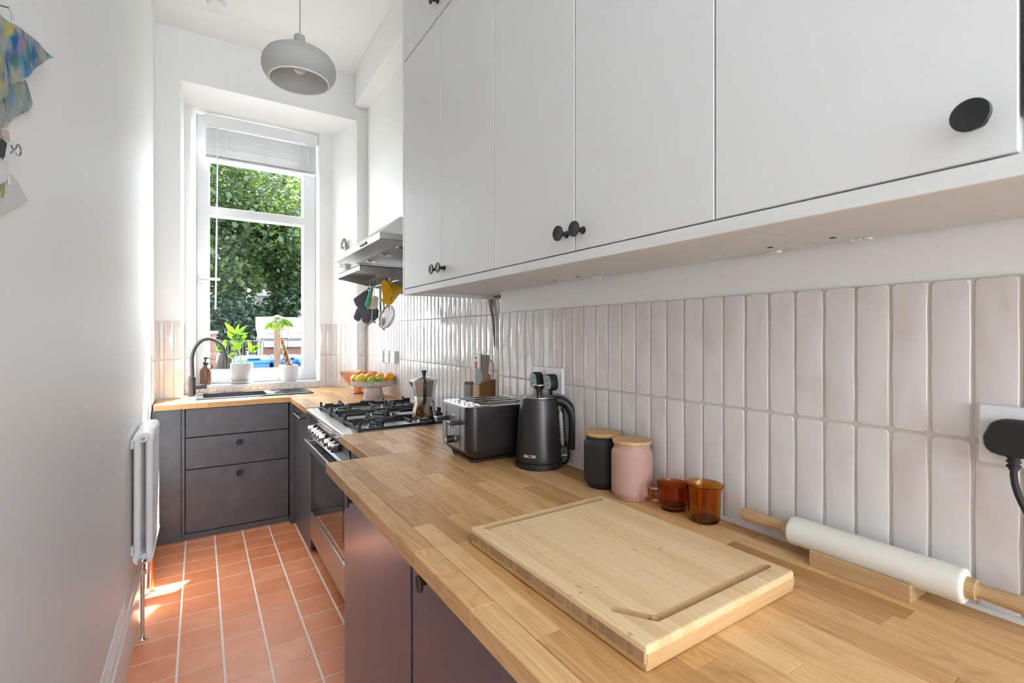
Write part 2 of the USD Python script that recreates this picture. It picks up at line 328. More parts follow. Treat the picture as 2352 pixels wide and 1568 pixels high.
def tiles(parent, o, U, N, n, rows, first=T_PITCH, last=None, gap=.0042, kinds=4, mats='tile_glaze', skip=()):
    """vertical tiles side by side along U from o; rows = heights of the horizontal joints"""
    u = 0
    for i in range(n):
        w = first if i == 0 else (last if last and i == n-1 else T_PITCH)
        for a in range(len(rows)-1):
            q = np.asarray(o, float)+np.asarray(U)*(u+gap/2)+np.array((0, 0, rows[a]+gap*.45))
            m = tile(q, U, (0, 0, 1), N, w-gap, rows[a+1]-rows[a]-gap*.9)
            obj('tile', m, f'{mats}_{RNG.choice((0, 0, 1, 1, 2, 2, 3))}', parent, smooth=80)
        u += w
# near wall (two rows) and the corner return, then the far wall (three rows); U x V = N, N towards the room
tiles(wright, (XN+.008, 1.796, 0), (0, -1, 0), (-1, 0, 0), 34, ROWS[:3], first=1.796-1.762+.0)
tiles(wright, (XR+.008, YW-.001, 0), (0, -1, 0), (-1, 0, 0), 42, ROWS, last=.0160)
# window wall piers, reveal, returns and the row below the sill
tiles(wback, (XL+.02, YW, 0), (1, 0, 0), (0, -1, 0), 3, ROWS[:3], first=.030)
tiles(wback, (1.121, YW, 0), (1, 0, 0), (0, -1, 0), 2, ROWS[:3], last=.012)
rv = np.array((1.121-.970, YW-4.43, 0.)); L = np.linalg.norm(rv); rv /= L
tiles(wback, (.970, 4.43, 0), tuple(rv), (-rv[1]*-1, -rv[0], 0), 6, ROWS[:3], last=L-5*T_PITCH)
tiles(wback, (.864, 4.43, 0), (1, 0, 0), (0, -1, 0), 2, ROWS[:3], first=.0535, last=.0535)
tiles(wback, (-.098, 4.43, 0), (1, 0, 0), (0, -1, 0), 1, ROWS[:3], first=.036)
tiles(wback, (-.062, 4.43, 0), (1, 0, 0), (0, -1, 0), 16, (ROWS[0], .958), last=.866+.060-15*T_PITCH)
# the splash tiles on the left wall beside the sink
wl = SX('trim_3'); tiles(wl, (XL, 3.835, 0), (0, 1, 0), (1, 0, 0), 6, ROWS[:3], last=.325-5*T_PITCH)

# floor: grout bed and quarry tiles
fl = SX('floor'); S('grout_bed', bx(XL-.1, 1.4, -2.1, 4.2, -.08, -.0012), 'floor_grout', fl)
s = .16197; xs = [XL+.003, -.0785, -.0785+s, -.0785+2*s, -.0785+3*s, -.0785+4*s, .66]
def ftile(x0, x1, y0, y1):
    z = RNG.uniform(-.0004, .0006); b = .0010
    lo = [(x0, y0, -.012), (x1, y0, -.012), (x1, y1, -.012), (x0, y1, -.012), (x0, y0, z-b), (x1, y0, z-b), (x1, y1, z-b), (x0, y1, z-b), (x0+b, y0+b, z), (x1-b, y0+b, z), (x1-b, y1-b, z), (x0+b, y1-b, z)]
    return hull(lo)
yr = [3.86]+[3.806-.16197*j for j in range(0, 21)]
for j in range(len(yr)-1):
    for i in range(len(xs)-1):
        g = .0026+RNG.uniform(0, .0006)
        obj('tile', ftile(xs[i]+.0045, xs[i+1]-.0045, yr[j+1]+g, yr[j]-g), f'terracotta_{RNG.randrange(4)}', fl, smooth=False)
S('far_flooring', bx(XL, 1.1, -2.0, yr[-1]-.003, -.012, 0), 'terracotta_0', fl)

# window: uPVC frame with transom, two panes, handle and hinge
win = SX('window_1'); YF = 4.595
gx0, gx1, gz0, gz1, tz0, tz1 = .067, .757, 1.066, 3.02, 2.300, 2.382
fr = diff(rb(-.022, .866, YF, YF+.07, .957, 3.09, .004), hull([(gx0-.012, YF-.01, gz0-.012), (gx1+.012, YF-.01, gz0-.012), (gx0-.012, YF-.01, tz0+.01), (gx1+.012, YF-.01, tz0+.01), (gx0, YF+.03, gz0), (gx1, YF+.03, gz0), (gx0, YF+.03, tz0), (gx1, YF+.03, tz0)]),
          bx(gx0, gx1, YF+.02, YF+.1, gz0, tz0), hull([(gx0-.012, YF-.01, tz1-.01), (gx1+.012, YF-.01, tz1-.01), (gx0-.012, YF-.01, gz1), (gx1+.012, YF-.01, gz1), (gx0, YF+.03, tz1), (gx1, YF+.03, tz1), (gx0, YF+.03, gz1), (gx1, YF+.03, gz1)]), bx(gx0, gx1, YF+.02, YF+.1, tz1, gz1))
obj('window_frame', fr, 'upvc', win, 20)
obj('thin_bar', rb(gx0, gx1, YF+.026, YF+.05, 2.735, 2.752, .003), 'upvc', win)  # thin pale bar across the upper pane
obj('pane', bx(gx0-.005, gx1+.005, YF+.036, YF+.040, gz0-.005, tz0+.005), 'window_glass', win, False)
obj('pane', bx(gx0-.005, gx1+.005, YF+.036, YF+.040, tz1-.005, gz1+.005), 'window_glass', win, False)
hd = obj('handle', cat(rb(-.008, .020, YF-.010, YF+.002, 1.755, 1.825, .004), cyl((.006, YF-.008, 1.790), (.006, YF-.045, 1.790), .009, 12), rb(-.004, .135, YF-.056, YF-.040, 1.779, 1.800, .006, 2)), 'chrome', win)
obj('hinge', cat(cyl((.868, YF-.012, 1.02), (.868, YF-.012, 1.12), .009, 12), cyl((.868, YF-.012, .985), (.868, YF-.012, 1.012), .007, 12)), 'plastic_white', win)
# ---------------------------------------------------------------- worktops of oak staves
def worktop(name, label, x0, x1, y0, y1, along, wid, lmin, lmax, cut=None, seed=0, group=None):
    t = thing(name, label, 'worktop', (0, 0, 0), group='oak worktops'); r = random.Random(seed)
    a0, a1, c0, c1 = (y0, y1, x0, x1) if along == 'y' else (x0, x1, y0, y1)
    n = max(1, round((c1-c0)/wid)); w = (c1-c0)/n
    obj('core', rb(x0+.004, x1-.004, y0+.004, y1-.004, ZC-TH+.002, ZC-.006, .001) if cut is None else diff(bx(x0+.004, x1-.004, y0+.004, y1-.004, ZC-TH+.002, ZC-.006), cut), f'oak_{along}_1', t)
    for i in range(n):
        q = a0; first = True
        while q < a1-.001:
            l = r.uniform(lmin, lmax)*(r.uniform(.4, 1) if first else 1); first = False
            if a1-(q+l) < lmin*.5: l = a1-q
            p0, p1 = c0+i*w, c0+(i+1)*w; e = q+l
            g = .0002; b = .0006
            cc = (p0+g, p1-g, q+g, e-g) if along == 'y' else (q+g, e-g, p0+g, p1-g)
            m = rb(*cc, ZC-TH, ZC, b if i not in (0, n-1) else .0016)
            if cut is not None:
                k = tm(mf(m)-mf(cut))
                if len(k.faces) == 0: q = e; continue
                m = k
            obj('stave', m, f'oak_{along}_{r.randrange(12 if along == "y" else 6)}', t, 30)
            q = e
    return t
worktop('oak_worktop', 'long oak block worktop in the foreground carrying the bamboo chopping board and kettle', .372, XN-.001, -1.44, 1.800, 'y', .0475, .22, .55, seed=11)
worktop('oak_worktop', 'short set-back oak worktop between the range cooker and the foreground worktop', .527, XR-.001, 1.8008, 2.262, 'y', .0475, .2, .4, seed=12)
bowl_cut = cat(bx(.005, .435, 4.015, 4.335, .5, 1.0), bx(-.5, -.110, 4.159, 4.6, .5, 1.0))
worktop('oak_worktop', 'oak worktop under the window holding the black sink and tap', XL+.012, .5475, 3.828, 4.428, 'x', .046, .3, .55, cut=bowl_cut, seed=13)
worktop('oak_worktop', 'corner oak worktop behind the cooker carrying the fruit stand and pink bowl', .5480, XR-.001, 3.212, 4.155, 'y', .046, .25, .5, seed=14)
# the bay part of that corner behind the pier line belongs to the window recess
obj('stave', tr(ext(Polygon([(.5480, 4.1552), (1.112, 4.1552), (.964, 4.428), (.5480, 4.428)]), TH), (0, 0, ZC-TH)), 'oak_y_3', '/World/oak_worktop_003')

# ---------------------------------------------------------------- base cabinets
def knob(parent, c, d=(-1, 0, 0), R=.0175, L=.03, m='knob_black', label=None):
    c, d = np.array(c, float), np.array(d, float)
    prof = [(0, 0), (.0085, 0), (.0085, .002), (.0055, .004), (.0055, L-.008), (R*.75, L-.006), (R, L-.004), (R, L-.001), (R-.001, L), (R*.6, L-.0008), (0, L-.0012)]
    k = lathe(prof, 28); ax = np.cross((0, 0, 1), d); s_ = np.linalg.norm(ax)
    if s_ > 1e-6: k.apply_transform(trimesh.transformations.rotation_matrix(math.acos(np.clip(d[2], -1, 1)), ax))
    k.apply_translation(c); return obj('knob', k, m, parent, 35, label)
XB = .420
for i, (ya, yb, kn, lab) in enumerate([(1.106, 1.735, 1.545, 'dark glossy base cabinet nearest the range cooker with a round black knob'), (.445, 1.090, .957, 'dark glossy base cabinet at the bottom of the view under the chopping board'), (-.21, .430, .35, 'dark base cabinet under the near end of the long worktop, outside the view')]):
    t = thing('base_cabinet', lab, 'cabinet', group='dark base cabinets')
    obj('body', bx(XB+.019, XN-.03, ya-.004, yb+.004, .10, ZC-TH), 'cabinet_dark', t)
    d = obj('door', rb(XB, XB+.018, ya+.002, yb-.002, .085, .858, .0015), 'cabinet_dark', t)
    knob(d, (XB, kn, .834), L=.040)
    obj('plinth', bx(XB+.05, XB+.066, ya-.004, yb+.004, 0, .1), 'cabinet_dark', t)
obj('side_panel', rb(XB+.004, XB+.0185, 1.0925, 1.1035, .0, .862, .001), 'cabinet_dark', '/World/base_cabinet')
t = thing('base_cabinet', 'slim dark base cabinet set back under the short worktop beside the cooker', 'cabinet')
obj('body', bx(.595, XR-.02, 1.80, 2.258, .10, ZC-TH), 'cabinet_dark', t); obj('door', rb(.575, .593, 1.802, 2.256, .085, .858, .0015), 'cabinet_dark', t); obj('plinth', bx(.61, .625, 1.79, 2.26, 0, .1), 'cabinet_dark', t)
# far run beyond the cooker: one door with a bar handle
t = thing('base_cabinet', 'dark base cabinet with a bar handle between the cooker and the sink drawers', 'cabinet')
obj('body', bx(.596, XR-.02, 3.215, 3.845, .06, ZC-TH), 'cabinet_dark_worn', t)
d = obj('door', rb(.576, .594, 3.217, 3.788, .012, .858, .0015), 'cabinet_dark_worn', t)
obj('bar_handle', cat(cyl((.538, 3.345, .812), (.538, 3.615, .812), .0065, 14), cyl((.538, 3.375, .812), (.577, 3.375, .812), .0045, 10), cyl((.538, 3.585, .812), (.577, 3.585, .812), .0045, 10)), 'black_satin', d, label='black bar handle')
obj('corner_post', rb(.545, .595, 3.792, 3.846, 0, .862, .001), 'cabinet_dark_worn', t)
# sink run under the window
YS = 3.852
t = thing('drawer_unit', 'worn dark three-drawer unit under the sink worktop', 'cabinet')
obj('body', bx(-.082, .540, YS+.019, 4.15, .04, .70), 'shadow_black', t)
for za, zb, kz in ((.674, .859, None), (.463, .668, .612), (.045, .457, .402)):
    d = obj('drawer', rb(-.080, .539, YS, YS+.018, za, zb, .0015), 'cabinet_dark_worn', t)
    if kz: knob(d, (.229, YS, kz), (0, -1, 0), R=.021, L=.028)
obj('plinth', rb(-.086, .545, YS+.001, YS+.016, 0, .040, .001), 'cabinet_dark_worn', t)
obj('side_panel', rb(XL+.001, -.104, YS-.001, YS+.017, 0, .862, .0015), 'cabinet_dark_worn', t)
obj('side_panel', rb(-.102, -.084, YS-.004, YS+.017, 0, .862, .0012), 'cabinet_dark_worn', t)

# ---------------------------------------------------------------- wall cabinets
XU, ZB = .730, 1.517
YJ = [2.010, 1.994, 1.617, 1.245, .875, .511, .147, -1.40]
def wallcab(lab, y1, y0, z0, z1, doors, dm='cabinet_white', kz=None, kys=(), xb=XN-.001):
    t = thing('wall_cabinet', lab, 'cabinet', group='wall cabinets above the worktop')
    obj('body', bx(XU+.020, xb, y0+.001, y1-.001, z0-.006, z1), 'carcass', t)
    for k, (a, b) in enumerate(doors):
        d = obj('door', rb(XU, XU+.018, a+.0014, b-.0014, z0, z1-.003, .0012), dm, t)
        if kz: knob(d, (XU, kys[k], kz), label='round black knob')
    return t
wallcab('pale grey two-door wall cabinet at the far end of the row, beside the hood', YJ[1], YJ[3], 1.543, 2.503, [(YJ[2], YJ[1]), (YJ[3], YJ[2])], kz=1.585, kys=(YJ[2]+.028, YJ[2]-.028), xb=XN)
wallcab('pale grey two-door wall cabinet above the kettle and jars with knobs side by side', YJ[3], YJ[5], 1.543, 2.503, [(YJ[4], YJ[3]), (YJ[5], YJ[4])], kz=1.585, kys=(YJ[4]+.029, YJ[4]-.029))
wallcab('pale grey wall cabinet above the rolling pin with a knob at its near corner', YJ[5], YJ[6], 1.543, 2.503, [(YJ[6], YJ[5])], kz=1.5865, kys=(.180,))
wallcab('dark brown fronted cabinet just showing at the right edge of the photo', YJ[6], YJ[7], 1.580, 3.2, [(YJ[7], YJ[6]-.003)], dm='dark_brown')  # unseen length runs far back, stretched to shade the worktop and tiles
wallcab('upper pale grey cabinet with a knob at the top of the photo, nearest the lamp', YJ[1], YJ[3], 2.507, 3.2, [(YJ[2], YJ[1]), (YJ[3], YJ[2])], kz=2.560, kys=(YJ[2]+.028, YJ[2]-.028), xb=XN)
wallcab('upper pale grey cabinet over the middle wall cabinet, above the frame', YJ[3], YJ[5], 2.507, 3.2, [(YJ[4], YJ[3]), (YJ[5], YJ[4])])
one('end_panel', rb(XU-.001, XR+.004, YJ[1]+.001, YJ[0], ZB, 3.2, .001), 'cabinet_white', 'pale grey end panel closing the row of wall cabinets beside the hood', 'panel')
one('cabinet_pelmet', rb(XU+.0005, XU+.022, YJ[7], YJ[1], ZB, 1.5405, .001), 'cabinet_white', 'white rail running below the wall cabinet doors', 'trim')
t = thing('underside_panel', 'white underside board of the wall cabinets with screw holes and joints', 'panel')
zu = 1.531
for a, b in ((YJ[3]+.008, YJ[1]-.001), (YJ[5]+.008, YJ[3]-.008), (YJ[7], YJ[5]-.008)):
    obj('board', rb(XU+.060, XN-.002, a+.001, b-.001, zu, 1.5375, .0006), 'carcass', t)
for y in (YJ[3], YJ[5]): obj('board', rb(XU+.060, XN-.002, y-.0052, y+.0052, zu, 1.5375, .0006), 'carcass', t)
obj('board', rb(XU+.0225, XU+.0595, YJ[7], YJ[1]-.001, zu+.0005, 1.5375, .0006), 'carcass', t)
obj('back_board', bx(XN-.002, XR, 1.80, 1.992, zu, 1.5375), 'carcass', t)
hl = []
for y in (YJ[3]+.06, YJ[3]-.06, YJ[5]+.06, YJ[5]-.06): hl.append(cyl((XN-.075, y, zu-.0005), (XN-.075, y, zu+.002), .0062, 16))
obj('screw_hole', cat(*hl), 'shadow_black', t)
hb = []
for y in (YJ[3]+.085, YJ[3]-.085, YJ[5]+.085, YJ[5]-.085, 1.70):
    for k in (-.012, 0, .012): hb.append(rb(XN-.030, XN-.012, y+k-.004, y+k+.004, zu-.004, zu, .001))
[obj('clip', m_, 'plastic_white', t) for m_ in hb]

# ---------------------------------------------------------------- range cooker
Y0, Y1 = 2.268, 3.206
t = cook = thing('range_cooker', 'stainless and black five-burner range cooker between the worktops', 'cooker')
obj('body', bx(.600, XR-.006, Y0+.004, Y1-.004, .11, .86), 'shadow_black', t)
hobp = [(.545, .884), (.5475, .8925), (.556, .897), (.608, .897), (.613, .886), (1.168, .886), (1.172, .897), (1.182, .897), (1.182, .860), (.575, .852), (.565, .860), (.552, .870)]
obj('hob_plate', tr(ext(Polygon(hobp), Y1-Y0, 'y'), (0, Y0, 0)), 'steel', t, 30)
obj('spill_tray', rb(.615, 1.165, Y0+.03, Y1-.03, .885, .8872, .001), 'steel_dull', t); obj('hob_rim', rb(.607, 1.173, Y0, Y0+.022, .884, .8968, .001), 'steel', t); obj('hob_rim', rb(.607, 1.173, Y1-.022, Y1, .884, .8968, .001), 'steel', t)
obj('control_panel', hull([(.566, y, z) for y in (Y0, Y1) for z in (.862,)]+[(.578, y, .748) for y in (Y0, Y1)]+[(.60, y, z) for y in (Y0, Y1) for z in (.748, .862)]), 'steel_reflect_dark', t)
obj('panel_lip', rb(.570, .60, Y0, Y1, .738, .747, .002), 'steel', t)
door = obj('oven_door', rb(.574, .598, Y0+.003, Y1-.003, .262, .732, .003), 'oven_glass', t)
obj('oven_window', rb(.5725, .576, Y0+.13, Y1-.13, .36, .64, .001), 'oven_window', door)
obj('door_trim', cat(rb(.571, .5755, Y0+.004, Y1-.004, .722, .732, .001), rb(.571, .5755, Y0+.004, Y1-.004, .258, .266, .001)), 'steel', door)
obj('door_handle', cat(rb(.532, .545, Y0+.01, Y1-.02, .676, .716, .004, 2), rb(.540, .576, Y0+.03, Y0+.055, .685, .710, .003), rb(.540, .576, Y1-.065, Y1-.04, .685, .710, .003)), 'steel', door)
obj('storage_drawer', rb(.572, .598, Y0+.003, Y1-.003, .098, .252, .003), 'steel', t)
obj('kick_panel', bx(.625, .64, Y0, Y1, 0, .10), 'black_satin', t)
for y in (3.033, 2.934, 2.858, 2.797, 2.724, 2.596, 2.508, 2.436):
    x0, z = .571, .803
    k = obj('control_knob', tr(lathe([(0, 0), (.021, 0), (.021, .004), (.017, .006), (.0165, .016), (0, .016)], 24), (x0, y, z), ry=-90), 'black_satin', t)
    blade = hull([(x0-.010, y+a, z+b) for a, b in ((-.011, -.021), (.011, -.021), (.013, .0), (.008, .021), (-.008, .021), (-.013, 0))]+[(x0-.044, y+a, z+b) for a, b in ((-.009, -.016), (.009, -.016), (.009, .012), (.005, .018), (-.005, .018), (-.009, .012))])
    obj('grip', blade, 'chrome_warm', k, 25)
def burner(cx, cy, R):
    b = obj('burner', lathe([(0, .886), (R*1.25, .886), (R*1.2, .889), (R, .891), (R, .902), (R*.96, .9035), (0, .9035)], 36, cx, cy), 'aluminium', t)
    teeth = [rb(R*.995, R*1.012, -.0012, .0012, .8935, .902, .0003) for _ in range(1)]
    obj('burner_teeth', cat(*[tr(teeth[0], (cx, cy, 0), rz=a) for a in range(0, 360, 12)]), 'black_matt', b, False)
    obj('burner_cap', lathe([(0, .9038), (R*.93, .9038), (R*.95, .906), (R*.88, .910), (0, .9112)], 36, cx, cy), 'cast_iron', b)
BUR = [(.735, 2.425, .034), (1.00, 2.415, .041), (.855, 2.725, .056), (.735, 3.05, .044), (1.00, 3.045, .036)]
for b in BUR: burner(*b)
def bar(x0, y0, x1, y1, z0=.915, z1=.9305, w=.0058):
    d = np.array((x1-x0, y1-y0)); l = np.linalg.norm(d); n = np.array((-d[1], d[0]))/l*w
    return hull([(x0+s_*n[0], y0+s_*n[1], z) for s_ in (-1, 1) for z in (z0, z1)]+[(x1+s_*n[0], y1+s_*n[1], z) for s_ in (-1, 1) for z in (z0, z1)])
def horn(x, y, dx, dy):
    d = np.array((dx, dy)); n = np.array((-dy, dx))*.0062; e = np.array((x, y))+d*.046
    return hull([(x+s_*n[0], y+s_*n[1], z) for s_ in (-1, 1) for z in (.908, .939)]+[(e[0]+s_*n[0], e[1]+s_*n[1], z) for s_ in (-1, 1) for z in (.929, .938)])
gx = (.628, 1.150)
def grate(ya, yb, cs, lab):
    ms = [bar(gx[0], ya, gx[1], ya, .897, .910), bar(gx[0], yb, gx[1], yb, .897, .910), bar(gx[0], ya, gx[0], yb, .897, .910), bar(gx[1], ya, gx[1], yb, .897, .910)]
    xm = .877
    if len(cs) == 2: ms.append(bar(xm, ya, xm, yb))
    for cx, cy, R in cs:
        lo = gx[0] if (len(cs) == 1 or cx < xm) else xm; hi = gx[1] if (len(cs) == 1 or cx > xm) else xm
        k = R*.55
        ms += [bar(cx, ya, cx, cy-k), bar(cx, yb, cx, cy+k), bar(lo, cy, cx-k, cy), bar(hi, cy, cx+k, cy)]
        ms += [bar(a_[0], a_[1], a_[0]+.0001*(a_[0] < 2), a_[1]+.009, .899, .925) for a_ in ((cx, ya-.0045), (cx, yb-.0045))]
        ms += [horn(lo if lo == gx[0] else lo, cy, 1, 0), horn(hi, cy, -1, 0), horn(cx, ya, 0, 1), horn(cx, yb, 0, -1)]
        if len(cs) == 1: ms += [bar(gx[0], cy-.07, cx-.09, cy-.07), bar(gx[0], cy+.07, cx-.09, cy+.07), bar(gx[1], cy-.07, cx+.09, cy-.07), bar(gx[1], cy+.07, cx+.09, cy+.07)]
    for x in gx:
        for y in (ya, yb): ms += [rb(x-.006, x+.006, y-.006, y+.006, .8875, .936, .003)]
    g = thing('pan_support', lab, 'pan support', group='pan supports on the hob'); obj('frame', cat(*ms), 'cast_iron', g, 25); return g
grate(2.305, 2.570, BUR[:2], 'black cast-iron pan support on the near end of the hob, under the coffee pot')
grate(2.592, 2.882, BUR[2:3], 'black cast-iron pan support over the central wok burner')
grate(2.904, 3.170, BUR[3:], 'black cast-iron pan support on the far end of the hob, next to the fruit stand')

# ---------------------------------------------------------------- extractor hood
HX, HZ0, HZ1 = .712, 1.800, 1.833
t = thing('extractor_hood', 'stainless steel extractor hood mounted over the range cooker', 'hood')
hb_ = diff(rb(HX, XR, Y0+.003, 3.180, HZ0, HZ1, .002), bx(HX+.125, XR-.01, Y0+.05, 3.14, HZ0-.02, HZ0+.008))
obj('canopy', hb_, 'steel', t)
obj('canopy_top', hull([(HX+.002, y, HZ1) for y in (Y0+.005, 3.178)]+[(XR, y, HZ1) for y in (Y0+.005, 3.178)]+[(XR-.27, y, HZ1+.16) for y in (2.58, 2.90)]+[(XR, y, HZ1+.16) for y in (2.58, 2.90)]), 'steel', t)
w = (3.14-Y0-.05)/3
for i in range(3):
    ya = Y0+.05+i*w
    f = obj('grease_filter', rb(HX+.128, XR-.012, ya+.002, ya+w-.002, HZ0+.002, HZ0+.007, .001), 'steel_dull', t)
    obj('catch', cat(rb(HX+.145, HX+.205, ya+w/2-.035, ya+w/2+.035, HZ0+.000, HZ0+.0025, .001), rb(HX+.150, HX+.166, ya+w/2-.012, ya+w/2+.012, HZ0-.002, HZ0+.001, .0006)), 'steel', f)
obj('catch_recess', cat(*[rb(HX+.168, HX+.180, Y0+.05+i*w+w/2-.012, Y0+.05+i*w+w/2+.012, HZ0-.0012, HZ0+.0005, .0004) for i in range(3)]), 'shadow_black', t)
for k in range(5): obj('push_button', cyl((HX-.006, 2.50+k*.024, HZ0+.016), (HX+.004, 2.50+k*.024, HZ0+.016), .0075, 14), 'black_satin', t)

# steel shelf below it with a rail and hooks
t = thing('steel_shelf', 'stainless steel shelf on side brackets below the hood', 'shelf')
RX, RY0, RY1, RZ = .752, 2.760, 3.270, 1.742
obj('tray', cat(rb(RX, XR-.001, RY0, RY1, RZ-.006, RZ, .001), rb(RX, RX+.006, RY0, RY1, RZ-.030, RZ, .001)), 'steel_dull', t)
for ys in (RY0, RY1-.004):
    obj('side_bracket', tr(ext(Polygon([(RX, RZ-.002), (XR-.002, RZ-.002), (XR-.002, RZ-.115), (RX+.03, RZ-.040), (RX, RZ-.036)]), .004, 'y'), (0, ys, 0)), 'steel_dull', t)
RAILX, RAILZ = .985, 1.672
t = thing('hook_rail', 'thin steel utensil rail hung below the steel shelf', 'rail')
obj('rod', cyl((RAILX, RY0+.02, RAILZ), (RAILX, RY1-.03, RAILZ), .0045, 10), 'chrome', t)
for y in (RY0+.05, RY1-.06): obj('hanger', cat(cyl((RAILX, y, RAILZ), (RAILX, y, RZ-.004), .004, 8), rb(RAILX-.012, RAILX+.012, y-.012, y+.012, RZ-.010, RZ-.004, .001)), 'chrome', t)
# ---------------------------------------------------------------- sink, tap, soap, window sill
t = thing('kitchen_sink', 'black composite inset sink with a drainer under the window', 'sink')
rim = diff(rb(-.022, .738, 3.985, 4.362, ZC+.0003, ZC+.0075, .003), tr(ext(rrect(.018, 4.028, .422, 4.322, .03), .1), (0, 0, ZC-.05)), tr(ext(rrect(.470, 4.03, .70, 4.32, .02), .1), (0, 0, ZC+.003)))
obj('rim', rim, 'black_sink', t)
obj('bowl', diff(tr(ext(rrect(.010, 4.02, .430, 4.33, .03), .185), (0, 0, ZC-.188)), tr(ext(rrect(.020, 4.03, .420, 4.32, .03), .3), (0, 0, ZC-.178))), 'black_sink', t)
obj('drainer_ribs', cat(*[rb(.485, .69, 4.05+k*.032, 4.058+k*.032, ZC+.002, ZC+.0048, .001) for k in range(8)]), 'black_sink', t)
obj('waste', lathe([(0, 0), (.04, 0), (.04, .003), (.03, .004), (0, .002)], 28, .22, 4.175, ZC-.178), 'chrome', t)
FX, FY = -.048, 4.292
t = thing('mixer_tap', 'tall black gooseneck mixer tap left of the sink', 'tap')
obj('tap_body', lathe([(0, 0), (.027, 0), (.027, .004), (.0225, .008), (.0225, .138), (.020, .142), (0, .142)], 28, FX, FY, ZC), 'black_satin', t)
pts = [(FX, FY, ZC+.14), (FX, FY, ZC+.22), (FX+.002, FY, ZC+.30), (FX+.022, FY-.002, ZC+.360), (FX+.062, FY-.006, ZC+.405), (FX+.110, FY-.010, ZC+.416), (FX+.158, FY-.014, ZC+.396), (FX+.194, FY-.017, ZC+.350), (FX+.212, FY-.019, ZC+.295), (FX+.220, FY-.02, ZC+.250)]
obj('spout', tube(spl(pts, 48), .0125, 16), 'black_satin', t, 60)
obj('lever', cat(cyl((FX+.015, FY, ZC+.062), (FX+.062, FY-.002, ZC+.065), .0165, 20), cyl((FX+.064, FY-.002, ZC+.065), (FX+.092, FY-.004, ZC+.068), .0185, 20), cyl((FX+.08, FY-.004, ZC+.07), (FX+.088, FY-.008, ZC+.125), .005, 10)), 'black_satin', t)
t = thing('soap_bottle', 'brown glass soap bottle with a black pump on the sill behind the tap', 'bottle', (.036, 4.508, .957))
obj('bottle', lathe([(0, 0), (.034, 0), (.038, .006), (.038, .105), (.033, .125), (.018, .140), (.0135, .146), (.0135, .160), (0, .160)], 32), 'soap_glass', t)
obj('pump', cat(lathe([(0, .158), (.017, .158), (.017, .176), (.013, .180), (.005, .181), (.005, .200), (.011, .202), (.011, .216), (0, .217)], 24), tube([(0, 0, .209), (.022, 0, .212), (.034, 0, .208), (.038, 0, .198)], [.006, .005, .0042, .004], 10)), 'black_matt', t)
obj('ring_handle', tube([(.014+.020*math.sin(a)+.012, 0, .145+.022*math.cos(a)) for a in np.linspace(-.4, 3.5, 18)], .0045, 8), 'black_matt', t)

def leaf(L, W, fold=.25, droop=.3, tipw=.55, n=6):
    """a leaf blade along +x, lying in xy, folded along its midrib"""
    V = []; F = []
    for i in range(n+1):
        s_ = i/n; w = W/2*max(math.sin(math.pi*s_**tipw), .03); z = -droop*L*s_*s_
        V += [(L*s_, -w, z+fold*w), (L*s_, 0, z), (L*s_, w, z+fold*w)]
    for i in range(n):
        a = 3*i; F += [(a, a+3, a+4), (a, a+4, a+1), (a+1, a+4, a+5), (a+1, a+5, a+2)]
    return trimesh.Trimesh(np.array(V, float), np.array(F), process=False)
leafmat('leaf_rubber', (.045, .12, .02), (.085, .18, .03), (.13, .22, .015), .36, 40)
leafmat('leaf_money', (.05, .13, .022), (.09, .18, .035), (.13, .21, .02), .36, 40)
mat('stem_green', (.30, .42, .10), .5); mat('trunk_brown', (.42, .25, .12), .7, mottle=((.24, .13, .06), 60, .4, .6, (1, 1, .3)))
mat('twig', (.16, .10, .06), .8); mat('tie_green', (.02, .50, .08), .4)
RV, FV = np.array((.843, -.5375, 0)), np.array((.5375, .843, 0))   # towards the right of the photo, and into it
# plant 1: upright rubbery leaves in a tapered pot on a saucer
p1 = np.array((.284, 4.512, .957))
t = thing('potted_plant', 'rubber-leaved plant in a tapered grey pot with saucer on the window sill', 'plant', p1)
pt = obj('pot', lathe([(0, .022), (.064, .022), (.084, .155), (.084, .160), (.079, .160), (.076, .146), (0, .144)], 40), 'pot_grey', t)
obj('saucer', lathe([(0, 0), (.074, 0), (.083, .008), (.083, .022), (.079, .022), (.076, .012), (0, .011)], 40), 'pot_grey', t)
obj('soil', lathe([(0, .150), (.05, .1495), (.0765, .147), (.0765, .140), (0, .140)], 32), 'soil', t)
px = lambda u, v, d=0.0: RV*((u-553)/1124*4.02)+FV*d+np.array((0, 0, (880-v)/1124*4.02))     # offsets at the pot's distance
stems = [([(553, 838), (548, 812), (543, 790), (541, 770)], .0045), ([(556, 838), (566, 826), (577, 812), (580, 806)], .003), ([(550, 838), (538, 830), (524, 820), (514, 812), (508, 803)], .003)]
for k, (sp, r) in enumerate(stems): obj('stem', tube(spl([px(u, v, .0) for u, v in sp], 12), r, 8), 'stem_green', t)
LV = [(541, 772, 519, 742, .030), (541, 772, 564, 748, .028), (540, 775, 553, 746, .030), (540, 782, 524, 762, .034), (541, 776, 535, 772, .036), (542, 784, 546, 768, .042), (542, 785, 556, 770, .036), (543, 787, 572, 772, .030), (545, 790, 568, 783, .024),
      (543, 796, 528, 783, .022), (544, 797, 552, 787, .030), (544, 804, 526, 798, .034), (546, 806, 549, 793, .024), (578, 808, 571, 782, .026), (579, 808, 590, 794, .040), (580, 806, 600, 792, .022), (578, 809, 567, 803, .020), (578, 809, 582, 806, .018),
      (512, 808, 498, 790, .030), (511, 806, 487, 803, .020), (511, 806, 515, 780, .030), (509, 804, 493, 797, .024), (524, 820, 536, 808, .030), (532, 826, 534, 820, .022), (512, 800, 520, 792, .020), (558, 836, 570, 831, .026), (540, 778, 566, 766, .030), (540, 778, 520, 770, .03)]
